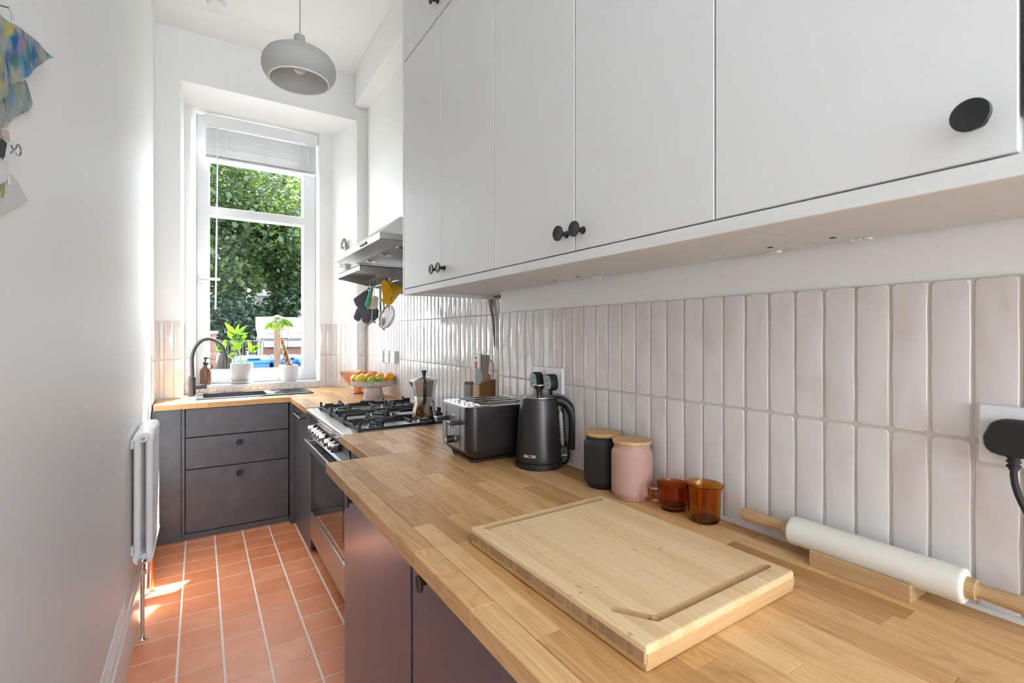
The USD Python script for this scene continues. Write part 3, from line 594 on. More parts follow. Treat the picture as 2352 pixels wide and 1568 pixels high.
LR = random.Random(3)
for k, (u0, v0, u1, v1, w) in enumerate(LV):
    dd = LR.uniform(-.055, .035); a, b = px(u0, v0), px(u1, v1, dd); d = b-a; L_ = np.linalg.norm(d)
    m = leaf(L_, w*1.45, fold=.14, droop=LR.uniform(-.05, .12), tipw=.85)
    X = d/L_; up = -FV*1.0+np.array((0, 0, .35))+RV*LR.uniform(-.25, .25); Y = np.cross(up, X); Y /= np.linalg.norm(Y); Z = np.cross(X, Y)
    m.vertices = m.vertices@np.array([X, Y, Z])+a
    obj('leaf', m, 'leaf_rubber', t, 60)
# plant 2: braided trunk, palmate leaves
p2 = np.array((.632, 4.505, .957))
t = thing('potted_plant', 'money tree with a braided trunk in a round white pot on the window sill', 'plant', p2)
obj('pot', lathe([(0, 0), (.050, 0), (.054, .004), (.068, .030), (.075, .065), (.075, .134), (.072, .136), (.069, .134), (.069, .120), (0, .118)], 40), 'pot_white', t)
obj('soil', lathe([(0, .126), (.05, .125), (.0695, .122), (.0695, .116), (0, .116)], 32), 'soil', t)
px2 = lambda u, v, d=0.0: RV*((u-653.5)/1124*4.2)+FV*d+np.array((0, 0, (876-v)/1124*4.2))
for k in range(3):
    q = []
    for i in range(26):
        s_ = i/25; u, v = 655-14*s_**.8-4*s_, 840-62*s_; a = 2*math.pi*(k/3+1.6*s_); r = .017*(1-.6*s_)
        q.append(px2(u, v)+RV*r*math.cos(a)+FV*r*math.sin(a))
    obj('trunk', tube(q, np.linspace(.013, .006, 26), 8), 'trunk_brown', t, 60)
obj('tie', tube([px2(641, 801)+RV*.019*math.cos(a)+FV*.019*math.sin(a) for a in np.linspace(0, 6.28, 20)], .004, 6), 'tie_green', t)
obj('support_stick', cyl(px2(648, 840), px2(657, 747, -.02), .0022, 8), 'twig', t)
crown = px2(638, 780)
for (u, v, dd, lv) in ((645, 736, -.02, [(640, 760, .040), (655, 752, .024), (668, 752, .030), (650, 757, .03), (632, 755, .026)]), (618, 744, -.03, [(606, 760, .026), (612, 766, .030), (626, 760, .032), (600, 752, .024), (628, 741, .02)]), (632, 735, .03, [(616, 742, .026), (622, 733, .024), (648, 740, .026), (640, 750, .026)]), (606, 741, .03, [(596, 752, .024), (594, 760, .02), (612, 752, .022), (600, 742, .02)])):
    h = px2(u, v, dd); obj('stem', tube(spl([crown, (crown+h)/2+np.array((0, 0, .02)), h], 10), .002, 6), 'stem_green', t)
    for (a, b, w) in lv:
        e = px2(a, b, dd+LR.uniform(-.05, .05)); d = e-h; L_ = np.linalg.norm(d)*1.05; X = d/np.linalg.norm(d)
        m = leaf(L_, w*1.3, fold=.2, droop=.12, tipw=1.0); up = np.array((0, 0, .7))-FV*1.0+RV*LR.uniform(-.3, .3); Y = np.cross(up, X); Y /= np.linalg.norm(Y); Z = np.cross(X, Y)
        m.vertices = m.vertices@np.array([X, Y, Z])+h; obj('leaf', m, 'leaf_money', t, 60)

# ---------------------------------------------------------------- blind
t = thing('venetian_blind', 'white venetian blind drawn up at the top of the window', 'blind')
BX0, BX1, BY = .031, .847, 4.500
obj('valance', rb(BX0-.004, BX1+.008, BY-.034, BY-.026, 2.978, 3.062, .002), 'plastic_white', t)
obj('head_rail', rb(BX0, BX1, BY-.024, BY+.026, 2.985, 3.045, .003), 'plastic_white', t)
zz = 2.952
for k in range(15):
    y = BY+RNG.uniform(-.003, .003); a = RNG.uniform(-.004, .004)
    m = rb(BX0+.004+RNG.uniform(0, .004), BX1-.006, y-.0235, y+.0235, zz-.0011, zz+.0011, .0008); m.vertices[:, 2] -= (m.vertices[:, 1]-y)*(.42+a*8)
    obj('slat', m, 'plastic_white', t); zz -= .0148
obj('slat', rb(BX0+.004, BX1-.006, BY-.0235, BY+.0235, 2.966, 2.968, .0008), 'plastic_white', t)
obj('bottom_rail', rb(BX0, BX1-.004, BY-.025, BY+.025, 2.722, 2.737, .003), 'plastic_white', t)
for x in (.175, .455, .70): obj('ladder_cord', cat(*[tube([(x+RNG.uniform(-.004, .004), BY-.026+RNG.uniform(-.003, .001), z) for z in np.linspace(2.985, 2.72, 14)], .0014, 5) for _ in range(2)], tube([(x+.012*math.cos(a), BY-.028, 2.74+.010*math.sin(a)) for a in np.linspace(0, 6.28, 12)], .0012, 5)), 'plastic_white', t)
obj('wand', cat(cyl((.118, BY-.036, 2.965), (.110, BY-.040, 2.2), .0050, 10), cyl((.110, BY-.040, 2.2), (.102, BY-.042, 1.545), .0060, 10), cyl((.118, BY-.036, 2.985), (.118, BY-.036, 2.965), .003, 8)), 'plastic_white', t)
obj('pull_cord', cat(cyl((.775, BY-.036, 2.98), (.778, BY-.036, 2.62), .0013, 5)), 'plastic_white', t)

# ---------------------------------------------------------------- pendant lamp and smoke alarm
LX, LY, LZ = .414, 2.60, 2.597
t = thing('pendant_lamp', 'rounded grey pendant lamp hanging from the ceiling in front of the window', 'lamp', (LX, LY, LZ))
outer = [(.138, 0), (.150, .012), (.166, .040), (.171, .070), (.166, .100), (.150, .128), (.120, .150), (.080, .163), (.03, .168)]
inner = [(.027, .163), (.078, .158), (.116, .145), (.145, .124), (.160, .098), (.165, .070), (.160, .042), (.145, .015), (.134, .002), (.138, 0)]
obj('lamp_shade', lathe([(r, z*.92) for r, z in outer+[(.027, .172), (.134, .004), (.138, 0)][:1]+[(r-.002 if r > .1 else r, z*1.0+.001) for r, z in inner[:-1]]+[(.138, 0)]], 64), 'lamp_grey', t, 60); obj('bounce_lining', lathe([(r-.004, (z-.001)*.92) for r, z in inner[:-1]], 64), 'lamp_inner_bounce', t, 60)
obj('shade_rim', lathe([(.133, -.0015), (.1385, -.002), (.1405, .002), (.138, .004), (.1335, .003), (.133, -.0015)], 64), 'lamp_rim', t)
obj('socket_cap', lathe([(0, .150), (.0255, .150), (.0255, .222), (.0235, .226), (0, .227)], 32), 'lamp_grey', t)
bl = obj('bulb', lathe([(0, .040), (.014, .042), (.026, .052), (.031, .068), (.028, .086), (.018, .104), (.0145, .118), (.0145, .146), (0, .146)], 28), 'bulb_glass', t, 60)
obj('reflector_plate', lathe([(0, .1405), (.07, .1405), (.072, .138), (0, .1375)], 40), 'lamp_rim', t)
obj('cord', tube(spl([(0, 0, .225), (.0015, 0, .4), (-.001, 0, .55), (.0018, 0, .7), (0, 0, 3.56-LZ)], 24), .0028, 8), 'pot_grey', t)
obj('ceiling_rose', lathe([(0, 3.56-LZ), (.05, 3.56-LZ), (.046, 3.535-LZ), (0, 3.532-LZ)], 32), 'plastic_white', t)
t = thing('smoke_alarm', 'round white smoke alarm on the ceiling', 'smoke alarm', (.088, 3.80, 3.56))
obj('base', lathe([(0, 0), (.058, 0), (.058, -.008), (.056, -.010), (0, -.010)], 36), 'plastic_white', t); obj('cover', lathe([(0, -.010), (.050, -.010), (.050, -.022), (.042, -.032), (0, -.036)], 36), 'plastic_white', t); obj('test_button', lathe([(0, -.035), (.014, -.035), (.013, -.039), (0, -.040)], 20, .01, -.01), 'plastic_white', t)

# ---------------------------------------------------------------- radiator and its pipes
t = thing('column_radiator', 'white two-column radiator on the left wall', 'radiator')
for k in range(9):
    y = 2.765+k*.0455; cols = []
    for x in (-.2375, -.1935):
        cols.append(tube([(x, y, .345), (x, y, .885)], .0145, 14, False))
    for z, sg in ((.895, 1), (.335, -1)):
        cols.append(hull([(x+.0165*math.cos(a)*1.0, y+.019*b, z+sg*(-.02+.034*max(math.sin(a), 0))) for x in (-.2375, -.1935) for a in np.linspace(0, math.pi, 9) for b in (-1, 1)]+[(x, y+.0215*b, z+sg*(-.012+.018)) for x in (-.2375, -.1935) for b in (-1, 1)]))
    obj('section', cat(*cols), 'radiator_white', t, 45)
for z in (.885, .345): obj('end_plug', cat(cyl((-.2155, 2.752, z), (-.2155, 2.738, z), .021, 24, .019), cyl((-.2155, 2.74, z), (-.2155, 2.730, z), .013, 6)), 'radiator_white', t)
obj('bleed_valve', cyl((-.2155, 2.731, .885), (-.2155, 2.727, .885), .008, 16), 'chrome', t)
for z in (.855, .375): obj('bracket', cat(rb(XL, -.249, 2.772, 2.800, z-.022, z+.022, .002)), 'gloss_white', t)
vx, vy = -.2155, 2.715
obj('radiator_valve', cat(sph((vx, vy, .345), .017, 2), cyl((vx, 2.745, .345), (vx, vy, .345), .011, 16), cyl((vx, vy, .345), (vx, vy, .300), .011, 16), lathe([(0, .285), (.015, .285), (.015, .305), (0, .305)], 6, vx, vy)), 'chrome', t, 40)
one('radiator_pipe', cat(cyl((vx, vy, 0), (vx, vy, .29), .0085, 16), lathe([(0, .0), (.019, .0), (.017, .005), (0, .006)], 20, vx, vy)), 'chrome', 'chrome pipe rising from the floor to the near end of the radiator', 'pipe')
one('radiator_pipe', cat(cyl((-.2145, 3.195, 0), (-.2145, 3.195, .325), .0085, 16), lathe([(0, .0), (.016, .0), (.014, .004), (0, .005)], 20, -.2145, 3.195)), 'copper', 'bare copper pipe at the far end of the radiator', 'pipe')

# ---------------------------------------------------------------- things hung on the left wall
def dye(name, base, patches, scale, k=.3):
    """washes of colour: soft blotches of each colour laid over the base"""
    n = {'g': ('geometry', {}), 'p': ('principled_bsdf', dict(roughness=.8)), 't': ('translucent_bsdf', {}), 'x': ('mix_closure', dict(fac=k))}; l = []; prev = None
    for i, (c, lo, hi, sc) in enumerate(patches):
        n[f'm{i}'] = ('mapping', dict(scale=(scale*sc,)*3, location=(i*5.3, i*2.9, i*7.7))); n[f'n{i}'] = ('noise_texture', dict(scale=1.0, detail=2.5)); n[f'r{i}'] = ('map_range', dict(from_min=lo, from_max=hi, clamp=True))
        n[f'c{i}'] = ('mix_color', dict(b=c) if prev else dict(a=base, b=c)); l += [('g.position', f'm{i}.vector'), (f'm{i}.vector', f'n{i}.vector'), (f'n{i}.fac', f'r{i}.value'), (f'r{i}.result', f'c{i}.fac')]
        if prev: l.append((prev, f'c{i}.a'))
        prev = f'c{i}.result'
    MAT[name] = usdkit.material(stage, f'/World/Looks/{name}', n, l+[(prev, 'p.base_color'), (prev, 't.color'), ('p.BSDF', 'x.closure1'), ('t.BSDF', 'x.closure2')], surface='x.closure')
dye('tie_dye', (.58, .58, .48), [((.22, .48, .68), .46, .60, 1.0), ((.10, .30, .24), .52, .64, 1.1), ((.02, .14, .48), .52, .66, 1.3), ((.66, .66, .20), .60, .68, 1.2), ((.70, .34, .52), .60, .70, 1.0), ((.26, .18, .46), .62, .72, 1.2)], 13)
dye('sheer_dye', (.60, .62, .56), [((.24, .42, .40), .48, .62, 1.0), ((.30, .50, .66), .54, .66, 1.2), ((.05, .24, .22), .60, .70, 1.5)], 14)
mat('paper_white', (.80, .81, .84), .7); mat('vellum', (.62, .62, .61), .5); mat('leaf_print', (.34, .36, .10), .6); mat('tape', (.58, .47, .38), .6); mat('iridescent', (.72, .78, .70), .3); mat('wire_grey', (.35, .34, .33), .3, metal=1.0)
def flat(pts, x, thick=.0012, ripple=.0035, f=40, k=1.0):
    pts = [(y*k, CAM_H+(z-CAM_H)*k) for y, z in pts]
    """an outline in (y, z) on the left wall as a rippled sheet of cloth or paper standing off the wall"""
    pg = Polygon(pts); m = trimesh.creation.extrude_polygon(pg, thick, engine='earcut')
    for _ in range(4): m = m.subdivide()
    v = m.vertices; y, z, d = v[:, 0], v[:, 1], v[:, 2]
    m.vertices = np.c_[x+d+ripple*np.sin(f*(y*.8+z*.6))*np.sin(17*z)+ripple*.6, y, z]; return m
t = thing('fabric_square', 'tie-dyed silk square pinned by its corner to the left wall', 'fabric')
obj('cloth', flat([(.94, 1.800), (1.038, 1.824), (1.091, 1.844), (1.151, 1.860), (1.219, 1.878), (1.304, 1.897), (1.234, 1.855), (1.151, 1.799), (1.069, 1.742), (.999, 1.691), (.90, 1.620), (.86, 1.70)], -.252, k=1.018), 'tie_dye', t, 60)
obj('hook', tube([(-.25, 1.022, 1.838), (-.243, 1.030, 1.842), (-.240, 1.034, 1.836), (-.241, 1.036, 1.826)], .0013, 6), 'wire_grey', t)
one('sheer_cloth', flat([(1.00, 1.70), (1.06, 1.735), (1.129, 1.775), (1.161, 1.766), (1.185, 1.758), (1.137, 1.725), (1.08, 1.690), (1.025, 1.658), (.98, 1.668)], -.260, .0008, .003, k=1.035), 'sheer_dye', 'sheer green and blue cloth hanging below the tie-dyed square', 'fabric', smooth=60)
one('tape_strip', flat([(1.000, 1.662), (1.022, 1.668), (1.025, 1.660), (1.004, 1.654)], -.258, .0008, .0005, k=1.06), 'tape', 'upper beige scrap of tape on the left wall above the binder clip', 'tape')
one('tape_strip', flat([(.998, 1.650), (1.028, 1.654), (1.034, 1.641), (1.004, 1.640)], -.258, .0008, .0005, k=1.06), 'tape', 'lower beige scrap of tape on the left wall just above the binder clip', 'tape')
t = thing('binder_clip', 'black binder clip with wire handles on the left wall', 'clip')
kc = lambda p: (p[0], p[1]*1.047, CAM_H+(p[2]-CAM_H)*1.047)
obj('clip_body', hull([kc(p) for p in ((-.256, .985, 1.602), (-.256, 1.000, 1.636), (-.256, 1.012, 1.634), (-.256, 1.012, 1.608), (-.250, .994, 1.606), (-.250, 1.004, 1.630))]), 'black_satin', t)
obj('wire_handle', tube(spl([kc(p) for p in ((-.246, 1.006, 1.628), (-.245, 1.026, 1.632), (-.245, 1.038, 1.640), (-.245, 1.048, 1.634), (-.245, 1.042, 1.624), (-.245, 1.028, 1.622), (-.246, 1.006, 1.617))], 24), .0012, 6), 'wire_grey', t)
t = thing('paper_bundle', 'white paper scraps held under the binder clip', 'paper')
obj('sheet', flat([(.95, 1.60), (.99, 1.607), (1.012, 1.609), (1.022, 1.590), (1.002, 1.575), (.96, 1.558), (.94, 1.57)], -.2575, .0008, .002, k=1.073), 'paper_white', t); obj('sheet', flat([(1.002, 1.61), (1.014, 1.61), (1.030, 1.575), (1.020, 1.572)], -.2590, .0006, .001, k=1.075), 'iridescent', t); obj('paper_clip', rb(-.2590, -.2545, 1.055, 1.061, 1.618, 1.632, .0005), 'copper', t)
t = thing('vellum_sheet', 'translucent grey vellum sheet with a green leaf, lowest on the left wall', 'paper')
obj('sheet', flat([(.97, 1.56), (1.030, 1.592), (1.062, 1.588), (1.110, 1.570), (1.06, 1.548), (.997, 1.526), (.95, 1.515)], -.2605, .0007, .001, k=1.08), 'vellum', t); obj('leaf', flat([(.975, 1.548), (.983, 1.560), (.993, 1.579), (.998, 1.570), (.994, 1.555), (.985, 1.545)], -.2575, .0008, .001, k=1.07), 'leaf_print', t)
# ---------------------------------------------------------------- fruit on the far corner
def glass_shell(outer, th, n=48, ribs=0, amp=.0015):
    o = np.array(outer); inn = o[::-1].copy(); inn[:, 0] = np.maximum(inn[:, 0]-th, 0)
    return lathe(np.vstack([o, inn, o[:1]]), n)
sx_, sy_ = 1.052, 3.500
t = thing('fruit_stand', 'ribbed clear glass cake stand heaped with oranges, lemons and limes', 'stand', (sx_, sy_, ZC))
zp = .082
foot = lathe([(.074, 0), (.072, .002), (.052, zp), (.049, zp), (.069, .002), (.074, 0)], 96)
plate = lathe([(0, zp), (.120, zp), (.152, zp+.010), (.158, zp+.044), (.155, zp+.044), (.149, zp+.014), (.118, zp+.004), (0, zp+.004)], 144)
for m, a in ((foot, 1), (plate, 1)):
    ang = np.arctan2(m.vertices[:, 1], m.vertices[:, 0]); rr = np.hypot(m.vertices[:, 0], m.vertices[:, 1]); k = (rr > .048)
    m.vertices[k, :2] *= (1+.010*np.sign(np.sin(ang[k]*48+.03)))[:, None]
obj('foot', foot, 'clear_glass', t, 20); obj('plate', plate, 'clear_glass', t, 20)
def fruit(name, label, cat_, m, u, v, dd, r, base=(sx_, sy_), stretch=(1, 1, 1), rot=0, stem=True):
    d0 = base[0]*.5375+base[1]*.843+dd; right = (u-1176)/1124.1*d0; p = np.array((0, 0, CAM_H+(768.46-v)/1124.1*d0))+RV*right+FV*d0
    g = trimesh.creation.icosphere(3, 1.0); vv = g.vertices*np.asarray(stretch); vv *= (1+.02*(meshkit.noise(vv*2.3+u)-.5))[:, None]
    if cat_ == 'lemon': vv[:, 0] += .16*np.sign(vv[:, 0])*np.maximum(np.abs(vv[:, 0])-.85, 0)*4
    g.vertices = vv*r
    t = thing(name, label, cat_, p, rot, group='fruit on the stand and in the bowl' if cat_ != 'onion' else 'onions in the glass bowl'); obj('peel', g, m, t, 80)
    if stem: obj('stem_end', tr(lathe([(0, .985), (.07, .990), (.09, 1.0), (.05, 1.012), (0, 1.006)], 10), s=r*stretch[0], ry=(90 if cat_ == 'lemon' else -50)), 'stem_green' if cat_ != 'onion' else 'twig', t)
    return p, r
fruit('orange', 'orange on the right side of the glass fruit stand', 'orange', 'orange_peel', 894, 868, .01, .040, rot=30)
fruit('orange', 'topmost orange in the middle of the glass fruit stand', 'orange', 'orange_peel', 850, 868.5, .0, .0415, rot=190)
fruit('orange', 'orange half hidden behind the small lime on the fruit stand', 'orange', 'orange_peel', 873, 868, .075, .037, rot=70)
fruit('lemon', 'leftmost lemon on the glass fruit stand', 'lemon', 'lemon_peel', 815.5, 869, .02, .0315, stretch=(1.18, 1, 1), rot=60)
fruit('lemon', 'pale lemon in front of the topmost orange on the fruit stand', 'lemon', 'lemon_peel', 829, 871, -.055, .0325, stretch=(1.2, 1, 1), rot=200)
fruit('lemon', 'lemon at the back between the other lemons and the topmost orange', 'lemon', 'lemon_peel', 833, 867, .045, .032, stretch=(1.15, 1, 1), rot=0)
fruit('lime', 'larger lime at the front of the glass fruit stand', 'lime', 'lime_peel', 853.5, 874, -.085, .0305, rot=20)
fruit('lime', 'smaller lime beside the right-hand orange on the fruit stand', 'lime', 'lime_peel', 872, 872.5, -.06, .0235, rot=120)
bx_, by_ = 1.024, 3.800
t = thing('glass_bowl', 'footed rose-tinted glass bowl behind the fruit stand', 'bowl', (bx_, by_, ZC))
obj('bowl', lathe([(0, .052), (.035, .052), (.075, .068), (.112, .105), (.132, .160), (.134, .168), (.131, .168), (.128, .160), (.108, .108), (.072, .0725), (.034, .057), (0, .057)], 64), 'rose_glass', t, 60)
obj('foot', lathe([(0, 0), (.046, 0), (.045, .003), (.034, .030), (.032, .052), (.029, .052), (.031, .030), (.041, .004), (0, .004)], 48), 'rose_glass', t, 60)
fruit('onion', 'brown onion on top of the rose glass bowl', 'onion', 'onion_skin', 829, 857.5, .0, .037, base=(bx_, by_), stretch=(1, 1, .92), rot=-60)
fruit('onion', 'onion at the right inside the rose glass bowl, behind the oranges', 'onion', 'onion_skin', 858, 861, .02, .036, base=(bx_, by_), stretch=(1, 1, .92), rot=40)

# ---------------------------------------------------------------- stove-top coffee pot
mx_, my_ = .960, 2.338
t = thing('moka_pot', 'octagonal aluminium stove-top coffee pot with coffee stains on the hob', 'coffee pot', (mx_, my_, .9308), rotz=-20)
UsdGeom.Xformable(t).AddScaleOp().Set(Gf.Vec3f(1, 1, .90))
def octa(prof): return lathe(prof, 8)
obj('boiler', octa([(0, 0), (.060, 0), (.0615, .003), (.050, .094), (.0485, .097), (0, .097)]), 'aluminium_burnt', t, 20)
obj('collar', lathe([(0, .096), (.048, .096), (.0485, .100), (.0485, .112), (.046, .118), (0, .118)], 40), 'aluminium', t)
obj('jug', octa([(0, .117), (.0475, .117), (.050, .121), (.065, .203), (.067, .207), (.065, .209), (0, .209)]), 'aluminium', t, 20)
obj('spout', hull([(-.060, .012, .207), (-.060, -.012, .207), (-.080, 0, .209), (-.058, 0, .165)]), 'aluminium', t)
l = obj('lid', octa([(0, .209), (.066, .209), (.066, .212), (.030, .225), (.014, .229), (0, .229)]), 'aluminium', t, 20)
obj('lid_knob', lathe([(0, .228), (.009, .228), (.009, .243), (.0135, .262), (.0135, .264), (0, .265)], 12), 'black_satin', l)
hp = spl([(0, 0, .212), (0, -.026, .205), (0, -.033, .175), (0, -.024, .135), (0, -.016, .095), (0, -.014, .085)], 20)
hm = tube(hp, [.0055]*2+[.009]*12+[.0085]*4+[.006]*2, 10); hm.vertices[:, 1] -= .056
obj('handle', hm, 'black_satin', t, 60, label='black curved handle')
obj('safety_valve', tr(cyl((0, 0, 0), (0, 0, .010), .007, 12), (.042*.9, -.036, .078), rx=90), 'chrome_warm', t)

# ---------------------------------------------------------------- toaster
t = thing('toaster', 'black and steel four-slice toaster on the worktop beside the kettle', 'toaster', (.917, 1.601, ZC), rotz=-1.5)
hx, hy = .145, .128
ring = lambda o, z: [(x, y, z) for x, y in rrect(-hx+o, -hy+o, hx-o, hy-o, .034-o*.5, 6).exterior.coords[:-1]]
n_ = len(ring(0, 0)); lv = [(.034, .012), (.004, .040), (0, .054), (0, .193), (.003, .1985)]
V = np.array(sum([ring(o, z) for o, z in lv], [])); F = []
for a in range(len(lv)-1):
    for i in range(n_):
        j = (i+1) % n_; F += [(a*n_+i, a*n_+j, (a+1)*n_+j), (a*n_+i, (a+1)*n_+j, (a+1)*n_+i)]
F += [(0, j+1, j) for j in range(1, n_-1)]+[((len(lv)-1)*n_, (len(lv)-1)*n_+j, (len(lv)-1)*n_+j+1) for j in range(1, n_-1)]
obj('housing', trimesh.Trimesh(V, np.array(F), process=False), 'gunmetal', t, 40)
obj('base_band', hull(ring(.0300, .0125)+ring(.034, .006)), 'black_satin', t, 40)
top = hull(ring(.003, .1984)+ring(.006, .2015))
slots = [rb(-.085, .105, y-.0125, y+.0125, .15, .3, .004) for y in (-.082, -.030, .030, .082)]
obj('top_plate', diff(top, *slots), 'chrome', t, 25)
obj('slot_guard', cat(*[diff(rb(-.091, .111, y-.0185, y+.0185, .2005, .2038, .001), rb(-.085, .105, y-.0125, y+.0125, .15, .3, .004)) for y in (-.082, -.030, .030, .082)]), 'chrome', t)
obj('bread_grid', cat(*[cyl((-.08+k*.022, y, .165), (-.08+k*.022, y, .199), .0012, 5) for y in (-.082, -.030, .030, .082) for k in range(9)]), 'steel', t)
fx = -hx
obj('face_plate', cat(rb(fx-.0012, fx+.002, -hy+.036, hy-.034, .046, .1965, .0006)), 'toaster_face', t)
for y in (-.058, .058): obj('lever_slot', cat(rb(fx-.0018, fx, y-.0028, y+.0028, .060, .165, .0005), rb(fx-.0018, fx, y-.0012, y+.0012, .048, .190, .0004)), 'shadow_black', t)
for y, z in ((-.058, .142), (.058, .142)):
    lv_ = obj('lever', rb(fx-.044, fx+.001, y-.013, y+.013, z-.0075, z+.0075, .003, 2), 'black_matt', t); obj('lever_tip', rb(fx-.046, fx-.0435, y-.0125, y+.0125, z-.007, z+.007, .001), 'chrome', lv_)
for k, y in enumerate((.021, 0, -.021)): obj('push_button', tr(lathe([(0, 0), (.0068, 0), (.0068, .0025), (.0055, .0038), (0, .0036)], 20), (fx-.001, y, .110), ry=-90), 'steel', t)
d_ = obj('browning_dial', tr(lathe([(0, 0), (.014, 0), (.0135, .026), (.012, .028), (0, .028)], 28), (fx-.001, 0, .074), ry=-90), 'black_matt', t)
obj('dial_ring', tr(lathe([(.015, 0), (.0185, 0), (.0185, .002), (.015, .002), (.015, 0)], 32), (fx-.001, 0, .074), ry=-90), 'chrome', d_); obj('dial_cap', tr(lathe([(0, .0282), (.010, .0282), (.0095, .0292), (0, .0295)], 28), (fx-.001, 0, .074), ry=-90), 'steel', d_)
def text_on(s_, h, bold=False): m = meshkit.text_mesh(s_, h, .0006, bold); m.apply_translation((-m.bounds[:, 0].mean(), 0, 0)); return m
tx = text_on('SALTER', .0062, True); v = tx.vertices; tx.vertices = np.c_[fx-.0014-v[:, 2], -v[:, 0], v[:, 1]+.158]; obj('lettering', tx, 'print_white', t, False)
for x in (-.11, .11):
    for y in (-.09, .09): obj('rubber_foot', lathe([(0, 0), (.012, 0), (.013, .0085), (0, .0085)], 16, x*.9, y*.85), 'rubber', t)

# ---------------------------------------------------------------- kettle
kx, ky = .984, 1.372
t = thing('kettle', 'black electric kettle on its base between the toaster and the storage jars', 'kettle', (kx, ky, ZC), rotz=-32.5)
obj('power_base', lathe([(0, 0), (.079, 0), (.081, .003), (.081, .014), (.078, .019), (0, .020)], 56), 'black_matt', t)
obj('body', lathe([(0, .020), (.076, .020), (.0785, .023), (.0785, .034), (.077, .060), (.070, .160), (.064, .228), (.062, .2335), (.058, .235), (.0, .235)], 72), 'gunmetal', t, 40)
obj('lid', lathe([(0, .2345), (.057, .2345), (.057, .2375), (.035, .240), (.020, .2415), (0, .2415)], 48), 'steel', t)
obj('lid_knob', lathe([(0, .240), (.011, .240), (.0105, .246), (.0125, .258), (.019, .268), (.0205, .272), (.0205, .2765), (.0190, .278), (0, .2785)], 32), 'black_gloss', t)
obj('lid_knob_ring', lathe([(.0195, .2755), (.0208, .2752), (.0208, .2775), (.0185, .2790), (.0, .2793), (0, .2783), (.0185, .2783), (.0195, .2755)], 32), 'chrome', t)
hp = spl([(.050, -.002, .222), (.075, -.004, .2225), (.098, -.006, .208), (.113, -.008, .178), (.1165, -.008, .14), (.1155, -.008, .1), (.114, -.008, .058)], 30)
hm = tube(hp, np.r_[np.linspace(.017, .0155, 12), np.full(18, .0145)], 16); obj('handle', hm, 'black_matt', t, 50)
gs = [(.066, -.003, .205), (.071, -.0035, .16), (.0755, -.004, .10), (.0775, -.004, .066)]
gp = spl(gs, 12); gm = cat(tube(gp, .016, 14)); obj('gauge_housing', gm, 'black_satin', t, 50)
gq = [((.078-(z-.034)*.0715)*.985+.006, -.0235, z) for z in np.linspace(.072, .190, 12)]
g2 = tube(gq, np.r_[.004, .0068, np.full(8, .0075), .0068, .004], 12); obj('water_gauge', g2, 'gauge', t, 50)
obj('gauge_marks', cat(*[rb(x-.0035, x+.0015, y-.0080, y-.0070, z, z+.0014, .0002) for x, y, z in gq[2:-1]]), 'print_white', t)
obj('switch', rb(.070, .102, -.014, .006, .034, .0405, .002), 'chrome', t); obj('switch_mount', rb(.066, .080, -.016, .008, .030, .046, .002), 'steel_dull', t)
tx = text_on('SALTER', .0085, True); v = tx.vertices; R_ = .0782; phi = -math.pi/2+(v[:, 0]-.036)/R_; rr = .0786-(v[:, 1]+.044-.034)*.06+v[:, 2]; tx.vertices = np.c_[rr*np.cos(phi), rr*np.sin(phi), v[:, 1]+.0425]; obj('lettering', tx, 'print_white', t, False)
one('power_cord', tube(spl([(1.049, 1.478, 1.145), (1.052, 1.470, 1.09), (1.055, 1.40, 1.04), (1.060, 1.33, .99), (1.062, 1.305, .945), (1.058, 1.315, .912), (1.052, 1.335, .906)], 40), .0042, 10), 'rubber', 'black cord running from the kettle base up to its plug behind the handle', 'cord')

# ---------------------------------------------------------------- jars, cups, board, rolling pin
def jar(lab, x, y, m):
    t = thing('storage_jar', lab, 'jar', (x, y, ZC), group='storage jars by the kettle')
    obj('jar_body', lathe([(0, 0), (.044, 0), (.046, .002), (.0475, .007), (.0545, .016), (.056, .022), (.056, .122), (.0545, .130), (.050, .137), (.0485, .140), (.0495, .145), (.049, .1495), (0, .1495)], 64), m, t, 60)
    obj('lid', lathe([(0, .1495), (.049, .1495), (.053, .152), (.0535, .158), (.0525, .161), (0, .1615)], 64), 'lid_wood', t)
    return t
jar('matt black storage jar with a wooden lid, beside the kettle', 1.014, 1.086, 'jar_black'); jar('dusty pink storage jar with a wooden lid, next to the amber mug', 1.008, .964, 'jar_pink')
mgx, mgy = 1.030, .842
t = thing('glass_mug', 'low amber glass mug with a handle, left of the taller tumbler', 'mug', (mgx, mgy, ZC))
obj('mug_body', lathe([(0, 0), (.029, 0), (.030, .002), (.0295, .010), (.0335, .014), (.038, .020), (.0385, .026), (.0395, .058), (.0415, .066), (.0402, .0665), (.0372, .058), (.036, .026), (.034, .020), (.027, .013), (0, .012)], 56), 'amber_red', t, 60)
hd_ = -RV; obj('handle', tube([np.array((0, 0, z))+hd_*r for r, z in ((.0385, .052), (.056, .0535), (.0605, .050), (.062, .040), (.058, .026), (.050, .0215), (.0375, .0205))], [.004, .004, .0045, .0045, .004, .0035, .0035], 10), 'amber_red', t, 60)
t = thing('glass_tumbler', 'tall amber glass tumbler right of the mug', 'tumbler', (1.0295, .7495, ZC))
obj('tumbler_body', lathe([(0, 0), (.0325, 0), (.0345, .003), (.0355, .010), (.0395, .072), (.0425, .083), (.0446, .0875), (.0434, .0885), (.0408, .083), (.0372, .072), (.0328, .010), (.030, .006), (0, .006)], 64), 'amber_glass', t, 60)

